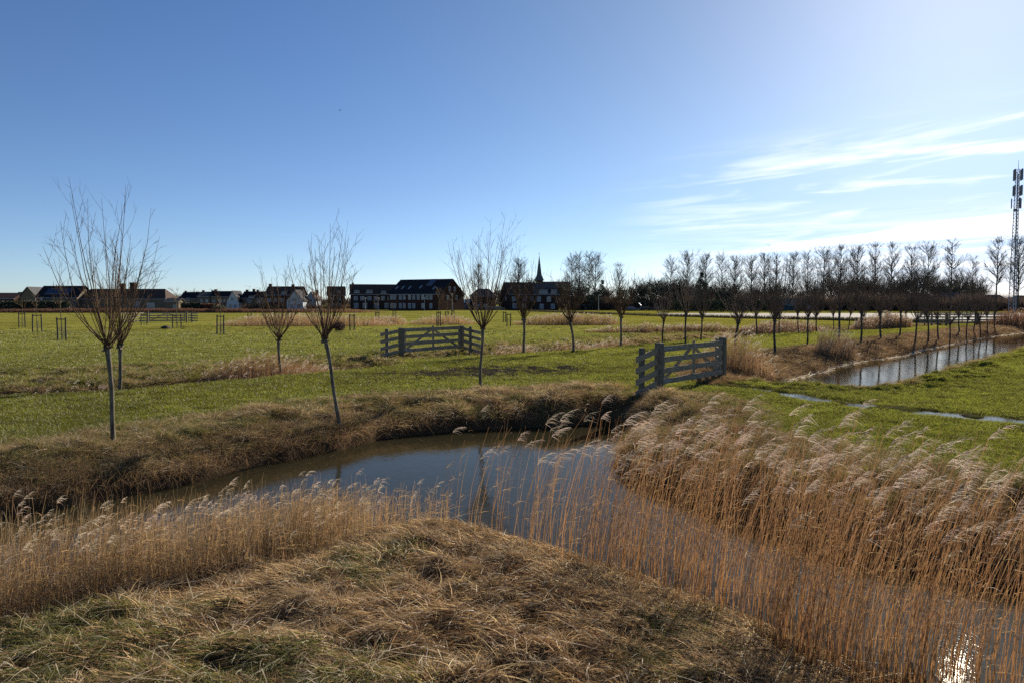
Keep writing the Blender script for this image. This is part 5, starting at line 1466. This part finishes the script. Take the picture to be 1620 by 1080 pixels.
# right of the terraces
house('barn_house', 'grey hipped barn house half hidden behind the right-hand willow', 744, 784, 275, 468, 457.5, 9, M_BRICKD, M_ROOFG, hip=2.5, windows=wins([2, 5], .8, 1.4, 1.4), cat='house')
house('village_house', 'low wide outbuilding right of the dark terrace', 722, 758, 280, 479, 474, 5, M_BRICKD, M_TRIM, windows=[(2, .4, 3, 1.6)])
house('row_house', 'big dark house with brown roof below the church spire', 805, 845, 268, 465, 447, 11, M_BRICKD, M_ROOFB, rot=.30, Llen=11.5, windows=wins([1.2, 5.4, 8.2], 3.2, 1.5, 1.6) + wins([1.4, 5], .6, 1.5, 1.8), gwin=[(3, 3.4, 1.2, 1.4, 'left')])
house('row_house', 'dark house with long grey dormer beside the brown-roofed one', 845, 884, 266, 465, 448.5, 10, M_BRICKD, M_ROOFG, hip=1.0, windows=wins([1.0, 4.6], 3.0, 1.4, 1.8) + wins([2, 6], .4, 1.4, 1.8), dormers=[(1.6, 3.4, 5.9, 1.6), (5.8, 2.6, 5.9, 1.6)])
house('shed', 'dark flat shed behind the green field right of the church', 912, 946, 262, 482, 480.5, 4, M_BRICKD, M_ROOF, cat='shed', windows=[(3, .6, 1.2, .9)])
house('barn', 'large dark barn roof between the horizon trees', 1064, 1114, 290, 464, 455.5, 14, M_BRICKD, M_ROOF, hip=3.0, cat='barn', windows=wins([3, 7], 1, 1.4, 1.4))
house('greenhouse_shed', 'low pale roofed shed between the barn and the first poplars', 1118, 1152, 285, 478, 474, 6, M_BRICKD, M_TRIM, cat='shed', windows=[(2, .8, 2, 1)])
house('shed', 'long blue-green clad shed below the poplars', 1238, 1287, 245, 481.5, 472, 8, M_SHED, M_ROOFG, cat='shed', windows=[(1.8, 1.6, 1.4, .6), (4.0, 1.6, 1.2, .6)], group='farm buildings at right')
house('shed', 'small gabled shed with white roof edge beside the blue-green shed', 1272, 1287, 240, 481, 473.5, 5, M_BRICKD, M_ROOFG, kind='front', cat='shed', windows=[(.9, .8, .9, .9)], group='farm buildings at right')
house('farmhouse', 'grey hipped farmhouse roof below the poplars, left of its twin', 1434, 1489, 250, 477, 464, 11, M_BRICKD, M_ROOFG, hip=2.2, windows=wins([2, 5.5, 8.5], 1, 1.5, 1.4), group='farm buildings at right')
house('farmhouse', 'larger grey hipped farmhouse roof left of the radio mast', 1490, 1553, 246, 478, 463, 12, M_BRICKD, M_ROOFG, hip=2.4, windows=wins([2, 5.5, 9], 1, 1.5, 1.4), group='farm buildings at right')
house('farmhouse', 'grey farmhouse directly behind the radio mast', 1565, 1606, 240, 482, 467, 10, M_BRICKD, M_ROOFG, hip=2.0, windows=wins([1.5, 5], 1, 1.4, 1.4), group='farm buildings at right')
house('farmhouse', 'grey farmhouse at the right edge behind the mast', 1606, 1650, 238, 484, 468, 10, M_BRICKD, M_ROOFG, hip=3.0, windows=wins([2], 1, 1.4, 1.4), group='farm buildings at right')

# church: brick tower stump and slate needle spire
cx_, cy_ = atY(853, 440, 380)[0], 380.0
ch = thing('church', 'church with a slim grey needle spire above the dark houses', 'church', (cx_, cy_, 0))
m = MB(); zt = atY(853, 441, 380)[2]; m.box(-1.9, 1.9, -1.9, 1.9, -.3, zt - .95); m.build('tower', M_BRICK, ch)
zs = atY(853, 406, 380)[2]
m = MB()
rings = [(zt - 1.0, 2.7, 4), (zt + 1.6, 1.45, 8), (zt + 2.2, 1.3, 8), (zs, .12, 8)]
vs = []; 
for z_, r_, _ in rings:
    for k in range(8):
        th_ = 2 * pi * (k + .5) / 8; vs.append((cos(th_) * r_, sin(th_) * r_, z_))
fs = [(i * 8 + k, i * 8 + (k + 1) % 8, (i + 1) * 8 + (k + 1) % 8, (i + 1) * 8 + k) for i in range(3) for k in range(8)] + [tuple(range(24, 32))]
m.add(vs, fs); m.build('spire', M_ROOFS, ch)
m = MB(); m.tube([(0, 0, zs - .1), (0, 0, zs + 2.2)], [.10, .06], 5); m.bar((-.55, 0, zs + 1.5), (.55, 0, zs + 1.5), .10, .10); m.build('spire_cross', M_METAL, ch)
m = MB(); zn = atY(853, 446, 380)[2]; m.add([(1.91, -4, 0), (16, -4, 0), (16, 4, 0), (1.91, 4, 0), (1.91, -4, zn - 4), (16, -4, zn - 4), (16, 4, zn - 4), (1.91, 4, zn - 4), (1.91, 0, zn), (16, 0, zn)],
    [(0, 1, 5, 4), (1, 2, 6, 9, 5), (2, 3, 7, 6), (4, 5, 9, 8), (6, 7, 8, 9)]); m.build('nave', M_BRICK, ch)

# ------------------------------------------------------------------ radio mast
mx, my = hx(1602.5, 150)
mz_top = atY(1602, 268, 150)[2]
mt = thing('radio_mast', 'tall grey lattice radio mast with three tiers of antennas at right', 'mast', (mx, my, 0))
legs = []
def leg_pt(k, z):
    th_ = 2 * pi * k / 3 + .45
    r_ = np.interp(z, [0, mz_top], [.86, .40])
    return np.array([cos(th_) * r_, sin(th_) * r_, z])
for k in range(3):
    m = MB(); m.tube([leg_pt(k, -.2), leg_pt(k, mz_top)], [.085, .06], 6); m.build('leg', M_METAL, mt)
m = MB(); zlev = np.arange(.3, mz_top, .72)
for i in range(len(zlev) - 1):
    for k in range(3):
        a, b = leg_pt(k, zlev[i]), leg_pt((k + 1) % 3, zlev[i + 1])
        m.bar(a, b, .05, .05); m.bar(leg_pt(k, zlev[i]), leg_pt((k + 1) % 3, zlev[i]), .04, .04)
m.build('lattice', M_METAL, mt)
m = MB(); lx_ = -.55
for s_ in (-.2, .2): m.bar((lx_ * .3 + s_, -.55, 0), (lx_ * .3 + s_, -.3, mz_top), .05, .05)
for z_ in np.arange(.3, mz_top, .3):
    yy = -.55 + .25 * z_ / mz_top; m.bar((lx_ * .3 - .2, yy, z_), (lx_ * .3 + .2, yy, z_), .03, .03)
m.build('ladder', M_METAL, mt)
m = MB(); m.tube([(-.02, .0, .2), (-.02, .0, mz_top - 1)], [.13, .12], 6); m.build('cable_duct', M_ANT, mt)
for zc, n_, h_, rr_ in ((atY(1602, 277, 150)[2], 4, 2.2, .85), (atY(1602, 302, 150)[2], 4, 2.0, .85), (atY(1602, 322, 150)[2], 3, 2.0, .95)):
    for k in range(n_):
        th_ = 2 * pi * k / n_ + .35
        cx2, cy2 = cos(th_) * rr_, sin(th_) * rr_
        m = MB(); m.bar((cx2, cy2, zc - h_ / 2), (cx2, cy2, zc + h_ / 2), .34, .18, (cos(th_), sin(th_), 0)); p_ = m.build('antenna_panel', M_ANT, mt)
        m = MB(); m.bar((cos(th_) * .3, sin(th_) * .3, zc + .5), (cx2 * .85, cy2 * .85, zc + .5), .07, .07); m.bar((cos(th_) * .3, sin(th_) * .3, zc - .5), (cx2 * .85, cy2 * .85, zc - .5), .07, .07)
        m.build('bracket', M_METAL, p_)
zd = atY(1596, 333.5, 150)[2]
m = MB(); m.tube([(-.75, -.5, zd), (-.78, -.75, zd)], [.32, .22], 12); m.build('dish_antenna', M_ANT, mt)
m = MB(); m.tube([(0, 0, mz_top - .3), (0, 0, atY(1602, 254, 150)[2])], [.05, .03], 5); m.build('top_rod', M_METAL, mt)

# ------------------------------------------------------------------ lamp posts
def lamp(px, Y, top, label, arm=.0, r_=.09, mat=None, h_=None):
    p = atY(px, top, Y)
    t = thing('street_lamp', label, 'street lamp', (p[0], Y, 0), 0, 'street lamps around the village')
    H = p[2]
    m = MB(); m.tube([(0, 0, -.1), (0, 0, H * .3), (0, 0, H)], [r_ * 1.2, r_, r_ * .7], 8); m.build('pole', mat or M_LAMPP, t)
    m = MB()
    if arm: m.bar((0, 0, H), (arm, 0, H + .1), .12, .10); m.box(min(arm, arm * 1.9), max(arm, arm * 1.9), -.16, .16, H + .04, H + .2)
    else: m.tube([(0, 0, H), (0, 0, H + .12), (0, 0, H + .42), (0, 0, H + .5)], [.12, .24, .30, .1], 10)
    m.build('lamp_head', mat or M_LAMPP, t)
    return t
lamp(578, 255, 473.5, 'pale street lamp before the dormer terrace')
lamp(599, 252, 473.5, 'pale street lamp between the two terraces')
lamp(671.5, 248, 473.5, 'pale street lamp before the dark slate terrace')
lamp(715.5, 250, 467.0, 'taller pale street lamp at the gable end of the dark terrace')
lamp(947, 245, 467, 'slim street lamp in front of the horizon trees right of the church', .5)
lamp(1249, 250, 430, 'first very tall dark lamp pole among the poplars', -.9, .13, M_METAL)
lamp(1282, 250, 434, 'second very tall dark lamp pole among the poplars', .9, .13, M_METAL)
lamp(1294, 250, 424, 'third and tallest dark lamp pole among the poplars', 1.0, .13, M_METAL)

# ------------------------------------------------------------------ cars
def car(px, Y, label, paint, rz=0.0, L=4.3, van=False):
    x_ = (px - 810) / FPX * Y
    t = thing('parked_car', label, 'car', (x_, Y, 0), rz, 'cars parked at the village edge')
    prof = [(-2.1, .35), (-2.15, .75), (-2.0, .95), (-1.75, 1.0), (-1.45, 1.42), (.35, 1.45), (1.0, 1.0), (1.95, .85), (2.12, .6), (2.1, .35)]
    def ext(pr, w, y0=0):
        n = len(pr); v = [(a, -w / 2, b) for a, b in pr] + [(a, w / 2, b) for a, b in pr]
        f = [tuple(range(n)), tuple(range(2 * n - 1, n - 1, -1))] + [(i, i + n, (i + 1) % n + n, (i + 1) % n) for i in range(n)]
        return v, f
    m = MB(); m.add(*ext(prof, 1.75)); b_ = m.build('body', paint, t)
    m = MB(); m.add(*ext([(-1.5, 1.02), (-1.3, 1.36), (.28, 1.38), (.78, 1.03)], 1.765)); m.build('side_window', M_GLASS, b_)
    for wx in (-1.35, 1.35):
        for wy in (-.82, .82):
            m = MB(); m.tube([(wx, wy - .1, .33), (wx, wy + .1, .33)], [.33, .33], 12); w_ = m.build('wheel', M_TYRE, t)
            m = MB(); m.tube([(wx, wy - .105, .33), (wx, wy + .105, .33)], [.19, .19], 10); m.build('rim', M_METAL, w_)
    return t
car(777, 258, 'dark blue car parked left of the house below the spire', M_CARB)
car(789, 259, 'black car parked right behind the dark blue one', M_CARK)
car(1000, 246, 'small blue car at the field edge right of the church', M_CARB)
car(1022, 247, 'dark car beside the small blue one', M_CARK, .2)
car(1040, 248, 'black car furthest right at the field edge', M_CARK, .1)
sg = thing('tilted_panel', 'small white tilted panel catching the sun above the parked cars', 'panel', (*hx(1012.5, 245.5), 0))
m = MB(); m.tube([(0, 0, 0), (0, 0, 1.9)], [.06, .05], 6); m.build('pole', M_METAL, sg)
m = MB(); m.add([(-.6, -.3, 2.6), (.3, -.3, 1.7), (.55, .5, 1.9), (-.35, .5, 2.8), (-.6, -.3, 2.54), (.3, -.3, 1.64), (.55, .5, 1.84), (-.35, .5, 2.74)], [(0, 1, 2, 3), (7, 6, 5, 4), (0, 4, 5, 1), (1, 5, 6, 2), (2, 6, 7, 3), (3, 7, 4, 0)])
m.build('panel', M_TRIM, sg)

# ------------------------------------------------------------------ a bird high over the meadow
bp_ = atY(537, 175, 120)
m = MB()
vs = [(-.35, 0, 0), (-.1, -.07, .03), (.3, -.02, .04), (.3, .02, .04), (-.1, .07, .03), (0, -.06, -.06), (0, .06, -.06), (.05, -.75, .18), (.2, -.7, .2), (.05, .75, .18), (.2, .7, .2), (.55, -.08, .02), (.55, .08, .02), (.18, -.05, .03), (.18, .05, .03)]
fs = [(0, 5, 1), (0, 1, 4), (0, 4, 6), (0, 6, 5), (1, 5, 2), (5, 6, 3, 2), (6, 4, 3), (1, 2, 3, 4), (1, 7, 8, 13), (4, 14, 10, 9), (2, 11, 12, 3)]
m.add(vs, fs)
o = m.build('bird', pmat('dark_feathers', (.03, .03, .03), .8, 6, .2, .1)); o.scale = (.6, .6, .6); o.location = tuple(bp_); o.rotation_euler = (0, 0, .9)
tag(o, 'tiny dark bird gliding high in the blue sky', 'bird')


# old nest in the bent willow
tb = gpt(537, 656)
r = np.random.default_rng(77); n = 700
o_ = unit(r.normal(0, 1, (n, 3))) * np.array([.15, .15, .10]) * r.uniform(.5, 1, n)[:, None]
v, f, c = ribbons('n', o_, unit(np.cross(o_, r.normal(0, 1, (n, 3)))), r.uniform(.08, .2, n), np.full(n, .007), np.zeros((n, 3)), jitcol(C(.07, .045, .03), n, r, .4), None, 2, r)
o = link('bird_nest', np_mesh('bird_nest', v, f, 4, c), M_STRAW)
o.location = (tb[0] + .02, tb[1], tb[2] + 2.62)
tag(o, 'small dark twig nest in the crown of the bent willow', 'nest')
